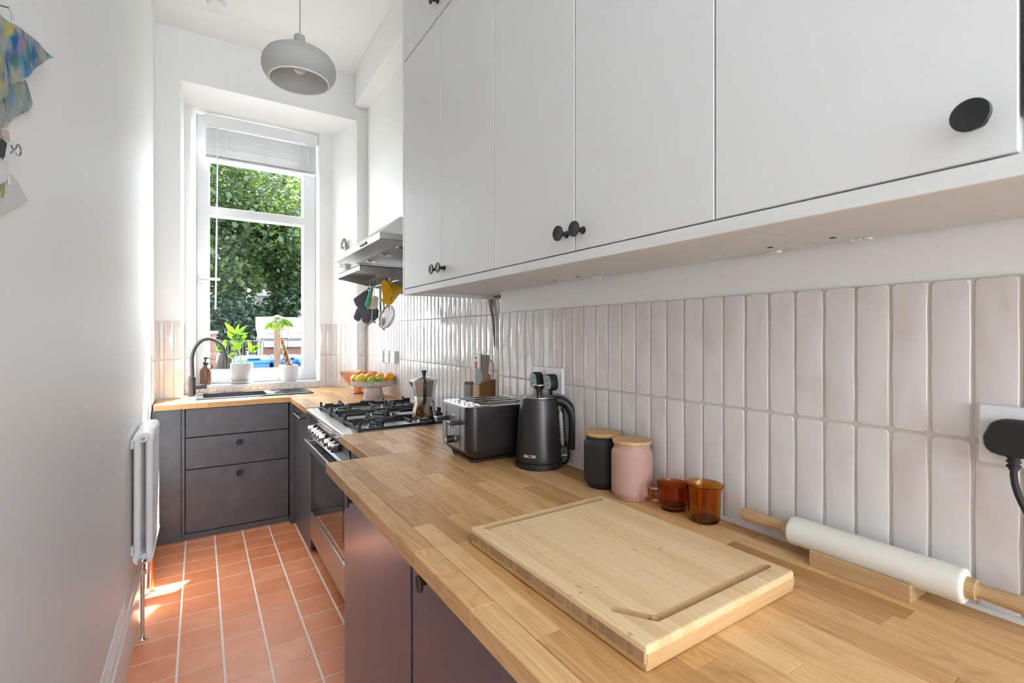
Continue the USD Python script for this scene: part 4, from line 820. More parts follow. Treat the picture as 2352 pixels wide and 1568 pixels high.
cb = thing('chopping_board', 'thick bamboo chopping board with a juice groove in the foreground', 'chopping board', (.683, .695, ZC), rotz=1.0)
W2, L2, T2 = .190, .242, .037
brd = rb(-W2, W2, -L2, L2, 0.0005, T2, .005, 2)
def groove(pts, r=.0075): return cat(*[hull(np.vstack([sph((a[0], a[1], T2+.0008), r, 1).vertices, sph((b[0], b[1], T2+.0008), r, 1).vertices])) for a, b in zip(pts[:-1], pts[1:])])
g1 = [groove([(-W2+.026, L2-.024), (W2-.022, L2-.024)], .0078), groove([(-W2+.030, -L2+.085), (-W2+.062, -L2+.036)], .0078), groove([(-W2+.062, -L2+.036), (W2-.024, -L2+.036)], .0078)]
brd = diff(brd, *g1)
strips = []; nst = 15; r_ = random.Random(5)
for i in range(nst):
    x0, x1 = -W2+i*2*W2/nst, -W2+(i+1)*2*W2/nst
    k = tm(mf(brd) ^ mf(bx(x0 if i else -1, x1 if i < nst-1 else 1, -1, 1, .0115 if True else 0, 1)))
    obj('strip', k, f'bamboo_{r_.randrange(3)}', cb, 25)
core_ = tm(mf(brd) ^ mf(bx(-1, 1, -1, 1, .006, .0115)))
obj('bottom_layer', tm(mf(brd) ^ mf(bx(-1, 1, -1, 1, -1, .0115))), 'bamboo_x', cb, 25)
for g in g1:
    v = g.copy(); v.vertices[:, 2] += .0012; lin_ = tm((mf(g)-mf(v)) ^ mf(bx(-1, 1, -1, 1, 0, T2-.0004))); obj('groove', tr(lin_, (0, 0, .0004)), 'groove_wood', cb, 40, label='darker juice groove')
# end-grain blocks of the middle layer showing along the left edge
q = -L2+.004
while q < L2-.006:
    l_ = min(r_.uniform(.010, .026), L2-.004-q); obj('edge_block', rb(-W2-.0003, -W2+.004, q+.0003, q+l_-.0003, .0115, .0275, .0002), r_.choice(['bamboo_end', 'bamboo_end2']), cb, False); q += l_

obj('edge_block', rb(-W2+.002, W2-.002, -L2-.0003, -L2+.004, .0115, .0255, .0002), 'bamboo_x', cb, False)
px0, pz0 = 1.030, .9475
t = thing('rolling_pin', 'white silicone rolling pin with wooden handles against the tiles', 'rolling pin')
def lathe_y(prof, y0): m = lathe(prof, 40); m.vertices = np.c_[m.vertices[:, 0], m.vertices[:, 2], -m.vertices[:, 1]]; m.apply_translation((px0, y0, pz0)); return m
obj('barrel', lathe_y([(0, 0), (.024, 0), (.0272, .002), (.028, .006), (.028, .268), (.0272, .272), (.024, .274), (0, .274)], .268), 'silicone', t, 50)
hp_ = [(0, 0), (.0165, 0), (.0165, .012), (.0125, .013), (.0105, .018), (.0118, .035), (.0138, .075), (.0145, .098), (.013, .107), (0, .109)]
obj('handle', lathe_y(hp_, .542), 'beech', t, 50)
m = lathe_y([(r, -z) for r, z in hp_], .268); m.invert(); obj('handle', m, 'beech', t, 50)
hd_ = diff(rb(1.000, 1.062, .331, .493, ZC, .930, .001), tr(cyl((px0, .2, pz0), (px0, .7, pz0), .0286, 40)))
one('rolling_pin_rest', hd_, 'beech', 'wooden rest cradling the white rolling pin', 'rest', smooth=30)

# ---------------------------------------------------------------- sockets, plugs, cords
def plate(lab, y0, y1, z0, z1, x, dep, switches=(), holes=(), name='wall_socket'):
    t = thing(name, lab, 'socket', group='wall sockets'); obj('face_plate', rb(x-dep, x-.0002, y0, y1, z0, z1, .0025), 'socket_white', t)
    for (y, z, w, h, m) in switches: obj('switch', rb(x-dep-.003, x-dep+.001, y-w, y+w, z-h, z+h, .0015), m, t)
    if holes: obj('pin_hole', cat(*[rb(x-dep-.0003, x-dep+.001, y-w, y+w, z-h, z+h, .0002) for (y, z, w, h) in holes]), 'shadow_black', t)
    return t
plate('white double wall socket behind the kettle with two plugs', 1.345, 1.524, 1.139, 1.2315, XN, .013, [(1.452, 1.212, .0045, .009, 'plastic_white'), (1.432, 1.212, .0045, .009, 'plastic_white')])
def plug(lab, x, y, z, tall=.058, wide=.050, face='label_grey', cordpts=None):
    t = thing('mains_plug', lab, 'plug', group='mains plugs')
    pr = []
    for i in range(28):
        a = 2*math.pi*i/28; c, s_ = math.cos(a), math.sin(a); k = (abs(c)**3.2+abs(s_)**3.2)**(-1/3.2)
        pr.append((wide/2*c*k*(.86 if s_ > 0 else 1.0), tall/2*s_*k))
    obj('plug_body', hull([(x, y+a, z+b) for a, b in pr]+[(x-.022, y+a, z+b) for a, b in pr]+[(x-.029, y+a*.90, z+b*.90) for a, b in pr]), 'rubber', t, 35)
    if face: obj('label', hull([(x-.0288, y+a*.86, z+b*.86) for a, b in pr]+[(x-.0296, y+a*.84, z+b*.84) for a, b in pr]), face, t)
    if face: obj('printed_marks', cat(*[rb(x-.0299, x-.0294, y-w_, y+w_, z+q, z+q+.0012, .0002) for q, w_ in ((.014, .009), (.010, .006), (.005, .010), (-.008, .012), (-.013, .009))]), 'rubber', t)
    obj('cord_sleeve', cyl((x-.014, y, z-tall/2+.004), (x-.014, y, z-tall/2-.020), .0075, 12, .006), 'rubber', t)
    return t
plug('left black plug with a printed grey face in the double socket', XN-.0135, 1.478, 1.182)
plug('right black plug with a printed grey face in the double socket', XN-.0135, 1.391, 1.180)
plate('white wall socket at the right edge of the photo with a large black plug', .085, .263, 1.143, 1.2365, XN, .012)
t = plug('large plain black plug at the right edge of the photo', XN-.0125, .219, 1.190, .056, .066, None)
obj('grip_ribs', cat(*[lathe([(.0062, 0), (.0085, 0), (.0085, .003), (.0062, .003), (.0062, 0)], 14, XN-.0265, .219, 1.146+k*.007) for k in range(3)]), 'rubber', t)
one('power_cord', tube(spl([(XN-.0265, .219, 1.146), (XN-.0265, .2175, 1.12), (XN-.028, .206, 1.085), (XN-.025, .180, 1.045), (XN-.022, .13, 1.0), (XN-.02, .05, .95), (XN-.02, -.05, .912), (XN-.03, -.2, .906)], 40), .0046, 10), 'rubber', 'black cord hanging from the large plug at the right edge', 'cord')
for lab, y0, y1, dep, hl_ in (('white switched socket on the far wall nearest the window, deepest box', 3.606, 3.69, .040, []), ('white single socket between the other two on the far wall', 3.500, 3.585, .032, [(3.543, 1.205, .003, .006), (3.530, 1.182, .005, .003), (3.556, 1.182, .005, .003)]), ('white socket on the far wall nearest the cooker', 3.385, 3.470, .026, [(3.428, 1.205, .003, .007), (3.415, 1.182, .005, .003), (3.441, 1.182, .005, .003)])):
    plate(lab, y0, y1, 1.143, 1.231, XR, dep, [(y1-.018, 1.205, .005, .009, 'plastic_white')], hl_)
plate('white cooker switch with a red rocker behind the utensil box', 2.148, 2.232, 1.165, 1.252, XR, .012, [(2.190, 1.195, .011, .020, 'red_rocker'), (2.190, 1.232, .010, .006, 'red_rocker')], name='cooker_switch')
cps = spl([(XR-.012, 2.045, 1.531), (XR-.013, 2.040, 1.50), (XR-.012, 2.022, 1.44), (XR-.010, 2.012, 1.37), (XR-.008, 2.010, 1.29)], 24)
one('lamp_cable', tube(cps, np.linspace(.0115, .0025, 24), 10), 'grey_cable', 'grey cable dangling below the wall cabinets in the tiled corner', 'cable')
one('cable_clip', cat(rb(XR-.03, XR-.002, 1.995, 2.06, 1.522, 1.531, .003), rb(XR-.022, XR-.006, 1.94, 1.99, 1.520, 1.531, .003)), 'steel_dull', 'metal clips holding the grey cable under the wall cabinet', 'clip')
# ---------------------------------------------------------------- utensils in the corner by the toaster
t = thing('storage_jar', 'small stone-grey jar with a wooden lid behind the toaster, left of the utensil box', 'jar', (1.076, 2.070, ZC))
obj('jar_body', lathe([(0, 0), (.022, 0), (.024, .004), (.024, .212), (.022, .215), (0, .215)], 40), 'pot_grey', t); obj('lid', lathe([(0, .215), (.0215, .215), (.0225, .221), (.0215, .226), (0, .2265)], 40), 'walnut_box', t)
UBX, UBY, UW, UD = 1.061, 1.948, .090, .050
t = thing('utensil_box', 'slanted wooden utensil box behind the toaster', 'box', (UBX, UBY, ZC))
sidep = [(0, 0), (UW, 0), (UW, .243), (0, .222)]
obj('box_side', tr(ext(Polygon(sidep), .008, 'y'), (0, 0, 0)), 'walnut_box', t); obj('box_side', tr(ext(Polygon(sidep), .008, 'y'), (0, UD-.008, 0)), 'pale_box', t)
obj('box_end', rb(-.001, .008, -.0005, UD, 0, .221, .001), 'pale_box', t); obj('box_end', rb(UW-.008, UW, .0082, UD-.0082, 0, .240, .001), 'pale_box', t); obj('box_floor', rb(.008, UW-.008, .0082, UD-.0082, 0, .01, .001), 'pale_box', t)
def stand(lab, name, cat_, parts, x, y, z, tilt):
    t = thing(name, lab, cat_, (x, y, z), tilt=tilt)
    for n2, m2, mm in parts: obj(n2, m2, mm, t, 50)
    return t
stand('wooden spatula standing in the utensil box', 'wooden_spatula', 'spatula', [('blade', hull([(x, y, z) for y in (-.003, .003) for x, z in ((-.013, .346), (.012, .346), (.016, .338), (.016, .29), (.007, .20), (-.007, .20), (-.016, .29), (-.017, .338))]), 'grey_spoon'), ('shaft', rb(-.006, .006, -.0035, .0035, .0, .22, .002), 'grey_spoon')], UBX+.026, UBY+.022, ZC+.011, (0, 4, -32))
stand('blue-grey silicone spatula standing in the utensil box', 'silicone_spatula', 'spatula', [('blade', hull([(x, y, z) for y in (-.004, .004) for x, z in ((-.012, .20), (.012, .20), (.014, .275), (.008, .288), (-.010, .275))]), 'slate_silicone'), ('shaft', rb(-.005, .005, -.004, .004, 0, .205, .002), 'slate_silicone')], UBX+.017, UBY+.028, ZC+.011, (0, -1, -32))
wr = []
for k in range(6):
    a = math.pi*k/6; q = [(.004*math.cos(a), .004*math.sin(a), .16), (.018*math.cos(a), .018*math.sin(a), .22), (.026*math.cos(a), .026*math.sin(a), .275), (.019*math.cos(a), .019*math.sin(a), .313), (0, 0, .325)]
    q += [(-x, -y, z) for x, y, z in q[-2::-1]]; wr.append(tube(spl(q, 30), .0011, 6))
stand('wire balloon whisk standing in the utensil box', 'whisk', 'whisk', [('wires', cat(*wr), 'bracket_grey'), ('shaft', cyl((0, 0, 0), (0, 0, .165), .006, 12), 'steel')], UBX+.062, UBY+.026, ZC+.011, (0, 1, 0))
stand('wooden spoon head just showing over the rim of the utensil box', 'wooden_spoon', 'spoon', [('spoon_head', sph((0, 0, .240), 1, 2, (.015, .005, .018)), 'pale_box'), ('shaft', rb(-.004, .004, -.003, .003, 0, .23, .002), 'pale_box')], UBX+.058, UBY+.034, ZC+.011, (0, 2, -32))
# ---------------------------------------------------------------- things on the hook rail
def pt(u, v, d): return RV*((u-1176)/1124.1*d)+FV*d+np.array((0, 0, CAM_H+(768.46-v)/1124.1*d))   # a point seen at a place of the photo, d metres ahead
RAILX, RAILZ = .92, 1.692
def hook(t, y, end):
    e = np.asarray(end, float); r = np.array((RAILX, y, RAILZ))
    obj('hook', tube(spl([r+(-.008, 0, -.004), r+(-.007, 0, .007), r+(.004, 0, .008), r+(.007, 0, -.004), (r+e)/2+np.array((.004, 0, -.006)), e+(0, 0, -.008), e+(-.007, 0, -.010), e+(-.009, 0, -.002)], 24), .0013, 6), 'chrome', t)
def blob(pts, d, rad, m=3):
    return hull(np.vstack([sph(pt(u, v, d), r*d/1124.1, 2).vertices for (u, v), r in zip(pts, rad)]))
def flatpoly(pts, d, thick, lean=0.0):
    """a flat shape facing the room, thick along the view direction"""
    P0 = [pt(u, v, d+lean*i) for i, (u, v) in enumerate(pts)]; return P0
def slab(pts, d, thick, dl=0.0):
    pg = Polygon([(u, -v) for u, v in pts]); m = trimesh.creation.extrude_polygon(pg, 1.0, engine='earcut'); v = m.vertices.copy()
    m.vertices = np.array([pt(a, -b, d+dl*(a-pts[0][0]))+FV*thick*c for a, b, c in v]); return m
d = 3.17
t = thing('oven_mitt', 'dark grey oven mitt hanging at the window end of the hook rail', 'oven mitt')
def union(*ms):
    a = mf(ms[0])
    for b in ms[1:]: a = a+mf(b)
    return a
bod = union(blob([(826, 700), (845, 682), (840, 735), (863, 724)], d, [6, 6, 8, 7]), blob([(832, 708), (856, 700), (846, 736), (866, 722)], d, [7, 7, 9, 7]), blob([(823, 712), (833, 706), (819, 728), (822, 731)], d, [5, 5, 7, 6.5]))
bm_ = tm(bod.refine_to_length(.006)); trimesh.smoothing.filter_taubin(bm_, iterations=14)
bm_.vertices += FV*(.004*(meshkit.noise(bm_.vertices*45)-.5))[:, None]
obj('mitt', bm_, 'mitt', t, 70)
cf = tm(union(blob([(818, 689), (841, 672), (823, 698), (846, 681)], d, [6, 5.5, 7, 6.5])).refine_to_length(.006)); trimesh.smoothing.filter_taubin(cf, iterations=8); obj('cuff', cf, 'mitt', t, 70)
obj('hanging_loop', tube(spl([pt(843, 675, d), pt(845, 665, d), pt(848, 660, d), pt(848, 668, d), pt(845, 677, d)], 14), .003, 6), 'mitt_trim', t); hook(t, 3.165, pt(848, 660, d)+(0, 0, .008))
d = 3.06
t = thing('chopping_mats', 'green, yellow and cream flexible chopping mats hanging together from the hook rail', 'chopping mat')
obj('mat_sheet', slab([(853, 656), (857, 656), (848, 704), (843, 709), (839, 705), (841, 692)], d, .0015, -.0012), 'green_plastic', t, False)
obj('mat_sheet', slab([(851, 656), (854, 656), (842, 694), (839, 704), (838, 700)], d-.006, .0012), 'mint_plastic', t, False)
obj('mat_sheet', slab([(857, 656), (859, 657), (851, 700), (845, 710), (842, 709)], d+.012, .0015), 'yellow_plastic', t, False)
obj('mat_sheet', slab([(857, 678), (869, 682), (868, 700), (866, 707), (862, 710), (849, 709), (846, 708)], d+.03, .0015), 'cream_plastic', t, False)
hook(t, 3.09, pt(857, 658, d))
t = thing('bag_clip', 'thin white cord with a pointed clip hanging in front of the oven mitt', 'clip')
obj('cord', tube(spl([pt(861, 657, 3.02), pt(858, 690, 3.02), pt(855, 715, 3.02), pt(853, 736, 3.02)], 14), .0017, 6), 'plastic_white', t); obj('clip', hull([pt(u, v, 3.02)+FV*k for k in (0, .005) for u, v in ((852, 734), (857, 737), (838, 756), (836, 754))]), 'label_grey', t); obj('bead', sph(pt(860, 739, 3.02), .009, 2), 'onion_skin', t); hook(t, 3.05, pt(861, 658, 3.02))
for lab, u, yy, d, w in (('steel serving tongs hanging behind the yellow funnel, nearer the window', 873, 2.985, 2.98, 2.6), ('steel spoon hanging between the tongs and the yellow funnel', 881, 2.90, 2.92, 2.2)):
    t = thing('serving_tool', lab, 'kitchen tool', group='steel tools on the hook rail')
    obj('handle', slab([(u-w, 656), (u+w, 656), (u+w*1.1, 700), (u-w*.9, 700)], d, .004), 'steel', t, False)
    obj('grip', slab([(u-w*.4, 697), (u+w*.9, 697), (u+w*.7, 722), (u-w*.2, 722)], d+.004, .004), 'black_satin', t, False)
    obj('tool_head', tm(union(blob([(u-1, 716), (u+1, 740), (u-2, 745)], d, [2.2, 3.4, 2.8]))), 'chrome', t, 40); hook(t, yy, pt(u, 658, d))
def cone(p0, p1, prof, n=40):
    """lathe whose axis runs from p0 to p1; prof = (radius, distance along it)"""
    ax = (p1-p0)/np.linalg.norm(p1-p0); m = lathe(prof, n); c = np.cross((0, 0, 1), ax); s_ = np.linalg.norm(c)
    m.apply_transform(trimesh.transformations.rotation_matrix(math.atan2(s_, ax[2]), c)); m.apply_translation(p0); return m
d = 2.84
t = thing('funnel', 'yellow plastic funnel hanging sideways beside the end of the wall cabinets', 'funnel')
fprof = [(.071, 0), (.073, .003), (.050, .040), (.022, .080), (.0125, .092), (.008, .125), (.0065, .125), (.0105, .091), (.019, .079), (.047, .038), (.069, .002), (.071, 0)]
obj('cone', cone(pt(888, 672, d), pt(925, 662, d+.055), fprof), 'yellow_plastic', t, 40)
obj('tab', hull([pt(u, v, d)+FV*k for k in (0, .004) for u, v in ((893, 648), (897, 641), (901, 648))]), 'yellow_plastic', t); hook(t, 2.80, pt(897, 643, d)+(0, 0, .004))
t = thing('funnel', 'smaller yellow funnel nested below the large one', 'funnel')
obj('cone', cone(pt(887, 684, d-.02), pt(893, 700, d-.01), [(.038, 0), (.039, .002), (.012, .036), (.006, .050), (.0048, .050), (.0105, .036), (.0365, .002), (.038, 0)]), 'yellow_plastic', t, 40)
d = 2.90
t = thing('sieve', 'round wire-mesh sieve hanging below the yellow funnel', 'sieve')
c0 = pt(888, 728, d); axis = RV*.83-FV*.25+np.array((0, 0, -.30)); axis /= np.linalg.norm(axis)
obj('hoop', cone(c0, c0+axis, [(.069, -.004), (.0725, -.004), (.0725, .004), (.069, .004), (.069, -.004)], 48), 'steel', t, 40)
obj('mesh_bowl', cone(c0, c0+axis, [(.070, .0)]+[(.070*math.cos(a), .040*math.sin(a)) for a in np.linspace(.1, 1.5, 10)]+[(0, .040)], 40), 'mesh_wire', t, 60)
obj('handle', cat(tube([c0+np.array((0, 0, .070)), pt(892, 706, d), pt(894, 699, d)], .004, 8), tube([pt(883, 752, d), pt(880, 757, d), pt(884, 758, d)], .0035, 8)), 'steel', t); hook(t, 2.86, pt(894, 700, d)+(0, 0, .004))
# paper-towel style bracket with a strap on the right-hand reveal
t = thing('wall_bracket', 'grey strap bracket on the right side of the window recess, behind the hood', 'bracket')
b0 = np.array((1.052, 4.27, 0)); e1, e2 = np.array((rv[0], rv[1], 0)), np.array((-rv[1], rv[0], 0))
if e2[0] > 0: e2 = -e2
def bk(a0, a1, b_0, b1, z0, z1): return hull([b0+e1*a+e2*b+np.array((0, 0, z)) for a in (a0, a1) for b in (b_0, b1) for z in (z0, z1)])
obj('holder', bk(-.035, .035, .003, .05, 1.90, 2.09), 'bracket_grey', t)
obj('strap', tube(spl([b0+e2*.012+(0, 0, 2.07), b0+e2*.012+(0, 0, 2.13), b0+e2*.026+(0, 0, 2.158), b0+e2*.042+(0, 0, 2.14), b0+e2*.045+(0, 0, 2.08)], 18), .010, 8), 'bracket_grey', t)
obj('vent_slots', cat(*[bk(-.03, .03, .05, .0512, 1.915+k*.012, 1.919+k*.012) for k in range(5)]), 'shadow_black', t)

# ---------------------------------------------------------------- the yard outside
ZG = -.15
mat('ground', (.12, .115, .10), .9, mottle=((.06, .08, .03), .8, .4, .6, (1, 1, 1)))
for i, c in enumerate([(.115, .048, .030), (.095, .040, .026), (.135, .060, .037)]): mat(f'brick_{i}', c, .85, bump=(60, .3, .004, (1, 1, 1)))
mat('mortar', (.13, .11, .095), .9); mat('slate', (.20, .20, .195), .6, mottle=((.14, .14, .138), 6, .4, .6, (1, 1, 1))); mat('lead', (.17, .18, .19), .5)
mat('bin_blue', (.003, .05, .22), .45); mat('bin_blue_light', (.004, .07, .22), .45); mat('rail_dark', (.035, .03, .028), .6); mat('post_wood', (.085, .045, .024), .8, mottle=((.055, .03, .017), 8, .4, .6, (6, 6, .6)))
mat('bark', (.05, .037, .026), .9, bump=(30, .6, .02, (1, 1, .3))); mat('sandstone', (.30, .24, .19), .9, mottle=((.19, .15, .12), 3, .4, .6, (1, 1, 1))); mat('render_grey', (.22, .21, .20), .8); mat('sky_pane', (.35, .48, .62), .08, spec=.8)
leafmat('leaf_maple', (.020, .042, .016), (.032, .058, .019), (.09, .135, .028), .40, .9, .4)
leafmat('leaf_dark', (.009, .024, .014), (.016, .034, .017), (.03, .06, .018), .3, .7, .45)
leafmat('leaf_lime', (.070, .115, .030), (.10, .155, .04), (.24, .34, .07), .42, 1.1, .4)
meta(obj('yard_ground', bx(-12, 22, 4.95, 60, ZG-.2, ZG), 'ground'), 'paved yard behind the house, seen through the window', 'ground', None, 'structure')
def brickwork(parent, x0, x1, y0, y1, z0, z1, face='-y'):
    """courses of real bricks on the face towards the house, in front of a mortar core"""
    obj('mortar_core', bx(x0+.012, x1-.012, y0+.012, y1, z0, z1), 'mortar', parent)
    z, row = z0, 0
    while z < z1-.03:
        h = min(.065, z1-z); x = x0-(.1125 if row % 2 else 0)
        while x < x1-.01:
            a, b = max(x, x0), min(x+.215, x1)
            if b-a > .03: obj('brick', rb(a, b, y0+RNG.uniform(-.002, .002), y0+.05, z, z+h, .003), f'brick_{RNG.randrange(3)}', parent, False)
            x += .225
        z += .075; row += 1
# brick pier at the left, railings, brick shed with a slate roof
b = (.262, 0)
t = thing('brick_pier', 'brick gate pier at the left edge of the window view', 'wall')
brickwork(t, float(b[0])-.50, float(b[0]), 10.9, 11.4, .35, 1.36); obj('coping', rb(float(b[0])-.54, float(b[0])+.03, 10.87, 11.44, 1.36, 1.42, .01), 'lead', t); obj('pier_base', bx(float(b[0])-.5, float(b[0]), 10.9, 11.4, ZG, .35), 'brick_1', t)
t = thing('yard_railings', 'dark metal railings between the brick pier and the shed', 'fence')
r0, r1 = .27, 1.13; yy = 11.6
for k in range(17): x = r0+(r1-r0)*k/16; obj('bar', cyl((x, yy, ZG), (x, yy, 1.235), .008, 8), 'rail_dark', t)
for z in (.25, 1.22): obj('rail', rb(r0, r1, yy-.012, yy+.012, z-.012, z+.012, .002), 'rail_dark', t)
SX0, SX1, SY = 1.16, 5.2, 11.8
t = thing('brick_shed', 'low brick bin store with a pale slate roof behind the blue bins', 'shed')
brickwork(t, SX0, 2.30, SY, SY+1.6, .35, 1.10); obj('far_wall', bx(2.30, SX1, SY, SY+1.6, ZG, 1.10), 'brick_0', t); obj('wall_base', bx(SX0, 2.30, SY, SY+1.6, ZG, .35), 'brick_0', t)
obj('gable', hull([(SX0+k, y, z) for k in (0, .1) for y, z in ((SY, 1.10), (SY+1.6, 1.10), (SY+.8, 1.62))]), 'brick_2', t)
obj('fascia', rb(SX0-.08, SX1, SY-.10, SY-.06, 1.08, 1.245, .004), 'lead', t); obj('verge_board', hull([(SX0-.09+k, y, z) for k in (0, .03) for y, z in ((SY-.10, 1.10), (SY-.10, 1.20), (SY+.8, 1.70), (SY+.8, 1.56))]), 'lead', t)
sl = math.atan2(.47, .9)
for row in range(5):
    q0, q1 = row/5, (row+1)/5+.06
    for k in range(9):
        x = SX0-.08+k*.30-(.15 if row % 2 else 0)
        if x > 3.4: continue
        lift = .012*(k % 2)
        y0_, z0_ = SY-.12+.92*q0, 1.245+.47*q0+.02; y1_, z1_ = SY-.12+.92*q1, 1.245+.47*q1
        obj('slate', hull([(max(x, SX0-.08)+e, y, z+s_) for e in (0, .292 if x > SX0-.1 else .142) for (y, z) in ((y0_, z0_+lift), (y1_, z1_+lift)) for s_ in (0, .016)]), 'slate', t, False)
obj('roof_deck', hull([(x, y, z) for x in (SX0, SX1) for y, z in ((SY-.1, 1.235), (SY-.1, 1.22), (SY+.8, 1.70), (SY+.8, 1.66), (SY+1.7, 1.2))]), 'slate', t)
obj('ridge', rb(SX0-.09, SX1, SY+.74, SY+.88, 1.70, 1.745, .01), 'slate', t)
pc = pt(636.5, 760, 9.3)
t = thing('gate_post', 'square brown post with a pale cap standing in front of the shed roof', 'post', (float(pc[0]), float(pc[1]), ZG))
obj('post', rb(-.052, .052, -.052, .052, 0, 1.83, .006), 'post_wood', t); obj('post_cap', hull([(-.062, -.062, 1.83), (.062, -.062, 1.83), (.062, .062, 1.83), (-.062, .062, 1.83), (-.062, -.062, 1.85), (.062, -.062, 1.85), (.062, .062, 1.85), (-.062, .062, 1.85), (0, 0, 1.88)]), 'sandstone', t)
def wbin(lab, u, d, mm):
    p = pt(u, 800, d); t = thing('wheelie_bin', lab, 'bin', (float(p[0]), float(p[1]), ZG), rotz=RNG.uniform(-3, 3), group='wheelie bins in the yard')
    obj('tub', hull([(x, y, 0) for x in (-.22, .22) for y in (-.24, .24)]+[(x, y, .98) for x in (-.27, .27) for y in (-.34, .34)]), mm, t, 30)
    obj('rim', rb(-.30, .30, -.37, .37, .95, 1.02, .012), mm, t)
    l = obj('lid', hull([(x, y, 1.025) for x in (-.285, .285) for y in (-.36, .36)]+[(x, y, 1.085) for x in (-.25, .25) for y in (-.28, .30)]), mm, t, 30); obj('lid_grip', rb(-.11, .11, -.40, -.34, 1.03, 1.07, .012), mm, l)
    obj('wheel', cyl((-.25, .30, .1), (-.31, .30, .1), .1, 18), 'rubber', t); obj('wheel', cyl((.25, .30, .1), (.31, .30, .1), .1, 18), 'rubber', t); return t
wbin('blue wheelie bin standing left of the brick shed wall', 581, 9.6, 'bin_blue_light'); wbin('bright blue wheelie bin in front of the shed behind the money tree', 655, 9.9, 'bin_blue'); wbin('blue wheelie bin cut off by the right side of the window', 716, 10.0, 'bin_blue_light')
# stone tenement and low grey garages beyond the trees
t = thing('stone_building', 'sandstone tenement behind the tree at the upper right of the window', 'building')
q = pt(655, 420, 34); 
obj('wall', bx(float(q[0])-.6, float(q[0])+10, float(q[1]), float(q[1])+6, ZG, 15), 'sandstone', t)
for k in range(3):
    for zz_ in (9.2, 12.3): w_ = obj('window', bx(float(q[0])+.3+k*2.6, float(q[0])+1.6+k*2.6, float(q[1])-.05, float(q[1])+.02, zz_, zz_+1.9), 'upvc', t); obj('pane', bx(float(q[0])+.4+k*2.6, float(q[0])+1.5+k*2.6, float(q[1])-.07, float(q[1]), zz_+.1, zz_+1.8), 'sky_pane', w_)
obj('string_course', bx(float(q[0])-.7, float(q[0])+10, float(q[1])-.15, float(q[1]), 11.75, 11.95), 'sandstone', t)
t = thing('garage', 'pale grey building glimpsed between the tree trunks', 'building')
q = pt(612, 670, 19); obj('wall', bx(float(q[0])-.35, float(q[0])+1.6, float(q[1]), float(q[1])+3, ZG, 2.85), 'render_grey', t); obj('roof', hull([(float(q[0])+k, float(q[1])+y, z) for k in (-.5, 1.8) for y, z in ((-.2, 2.85), (3.2, 2.85), (1.5, 3.5))]), 'lead', t)
obj('window', bx(float(q[0])-.1, float(q[0])+.5, float(q[1])-.04, float(q[1]), 1.7, 2.4), 'sky_pane', t)
# trees and shrubs
LB = np.array([(0, 0, 0), (.16, .10, .01), (.30, .42, -.02), (.42, .22, 0), (.72, .30, -.03), (.66, .12, 0), (1.0, 0, -.06), (.66, -.12, 0), (.72, -.30, -.03), (.42, -.22, 0), (.30, -.42, -.02), (.16, -.10, .01), (.45, 0, .03)], float)
LF = np.array([(12, i, i+1) for i in range(11)]+[(12, 11, 0)])
def foliage(pts, size, rng, flat_=.55):
    n = len(pts); a = rng.uniform(0, 2*np.pi, n); ph = rng.normal(0, .5, n)+.35; s_ = size*rng.uniform(.65, 1.25, n); ro = rng.normal(0, .5, n)
    X = np.c_[np.cos(a)*np.cos(ph), np.sin(a)*np.cos(ph), -np.sin(ph)]; up = np.c_[rng.normal(0, flat_, n), rng.normal(-.25, flat_, n), np.ones(n)]
    Y = np.cross(up, X); Y /= np.linalg.norm(Y, axis=1, keepdims=True); Z = np.cross(X, Y)
    V = pts[:, None]+s_[:, None, None]*(LB[None, :, 0:1]*X[:, None]+LB[None, :, 1:2]*Y[:, None]+LB[None, :, 2:3]*Z[:, None])
    F = (np.arange(n)*len(LB))[:, None, None]+LF[None]
    return trimesh.Trimesh(V.reshape(-1, 3), F.reshape(-1, 3), process=False)
def crown_pts(blobs, n, rng):
    w = np.array([b[3]**2 for b in blobs]); w = w/w.sum(); out = []
    for (x, y, z, r), k in zip(blobs, (w*n).astype(int)):
        q = rng.normal(size=(k, 3)); q /= np.linalg.norm(q, axis=1, keepdims=True); q *= (r*rng.uniform(.55, 1.06, k)**.6)[:, None]; q[:, 2] *= .8; out.append(q+np.array((x, y, z)))
    return np.vstack(out)
def tree(name, lab, base, th, tr_, blobs, n, size, mm, seed, cat_='tree'):
    rng = np.random.default_rng(seed); t = thing(name, lab, cat_, group='trees and shrubs in the yard'); b = np.array(base, float)
    top = np.array(blobs[0][:3]); q = spl([b, b*.5+top*.5+np.array((.2, 0, -.4)), top], 10)
    obj('trunk', tube(q, np.linspace(tr_, tr_*.45, 10), 12), 'bark', t, 60)
    for bl_ in blobs[1:]: obj('branch', tube(spl([q[4], (q[4]+np.array(bl_[:3]))/2+np.array((0, 0, .3)), np.array(bl_[:3])], 8), np.linspace(tr_*.4, .03, 8), 7), 'bark', t, 60)
    obj('foliage', foliage(crown_pts(blobs, n, rng), size, rng), mm, t, False, kind='stuff')
def B(u, v, d, r): p = pt(u, v, d); return (float(p[0]), float(p[1]), float(p[2]), r)
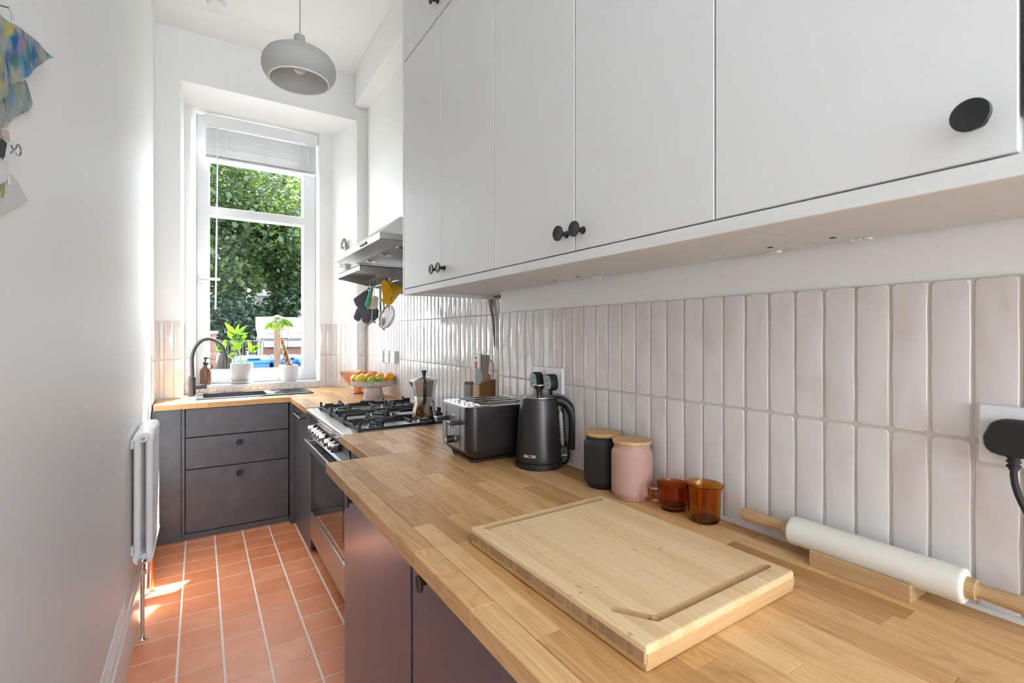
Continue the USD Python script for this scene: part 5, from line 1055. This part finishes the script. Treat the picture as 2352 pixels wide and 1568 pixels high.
def gb(u, d): p = pt(u, 800, d); return (float(p[0]), float(p[1]), ZG)
tree('maple_tree', 'large maple filling the left and top of the window view', gb(500, 16), 6, .22, [B(540, 560, 15.5, 1.5), B(500, 470, 15, 1.5), B(600, 440, 15.5, 1.6), B(500, 600, 14.5, 1.2), B(535, 645, 14.5, .85), B(470, 700, 14.5, 1.2), B(620, 520, 15, 1.1), B(440, 540, 15, 1.6), B(530, 380, 16, 1.8)], 11000, .21, 'leaf_maple', 21)
tree('lime_tree', 'sunlit light green tree beyond the upper window pane', gb(640, 22), 8, .25, [B(610, 470, 21, 2.0), B(665, 525, 21, 1.4), B(560, 420, 21, 2.0), B(612, 445, 22, 1.4), B(510, 430, 21, 2.0), B(580, 380, 22, 1.7), B(500, 380, 22, 1.7), B(690, 530, 21, 1.2)], 10000, .24, 'leaf_lime', 22)
tree('plane_tree', 'dark trunked tree at the right of the window view', gb(630, 17), 7, .20, [B(640, 600, 17, 1.1), B(680, 580, 16.5, 1.3), B(690, 640, 16.5, 1.1), B(650, 540, 17, 1.2), B(600, 585, 17.5, .85), B(690, 700, 16.5, 1.0)], 7000, .20, 'leaf_maple', 23)
tree('dark_shrub', 'dark leafy shrub below the trees, behind the railings', gb(560, 14.5), 2, .06, [B(585, 735, 14.5, .65), B(540, 725, 14, .8), B(560, 760, 14, .9), B(500, 740, 14, 1.0), B(610, 750, 15, .8)], 5200, .15, 'leaf_dark', 24, 'shrub')
tree('dark_shrub', 'dark evergreen shrub behind the shed roof', gb(680, 15.5), 2, .06, [B(660, 720, 15.5, .9), B(700, 715, 15.5, 1.0), B(630, 740, 15.5, .7)], 3400, .15, 'leaf_dark', 25, 'shrub')
tree('hedge_tree', 'deep green tree standing furthest back in the window view', gb(560, 26), 5, .2, [B(520, 640, 26, 2.4), B(690, 660, 27, 2.2), B(575, 560, 27, 2.4), B(640, 570, 27, 1.8), B(700, 560, 26, 2.2), B(480, 560, 26, 2.4)], 9000, .30, 'leaf_dark', 26)
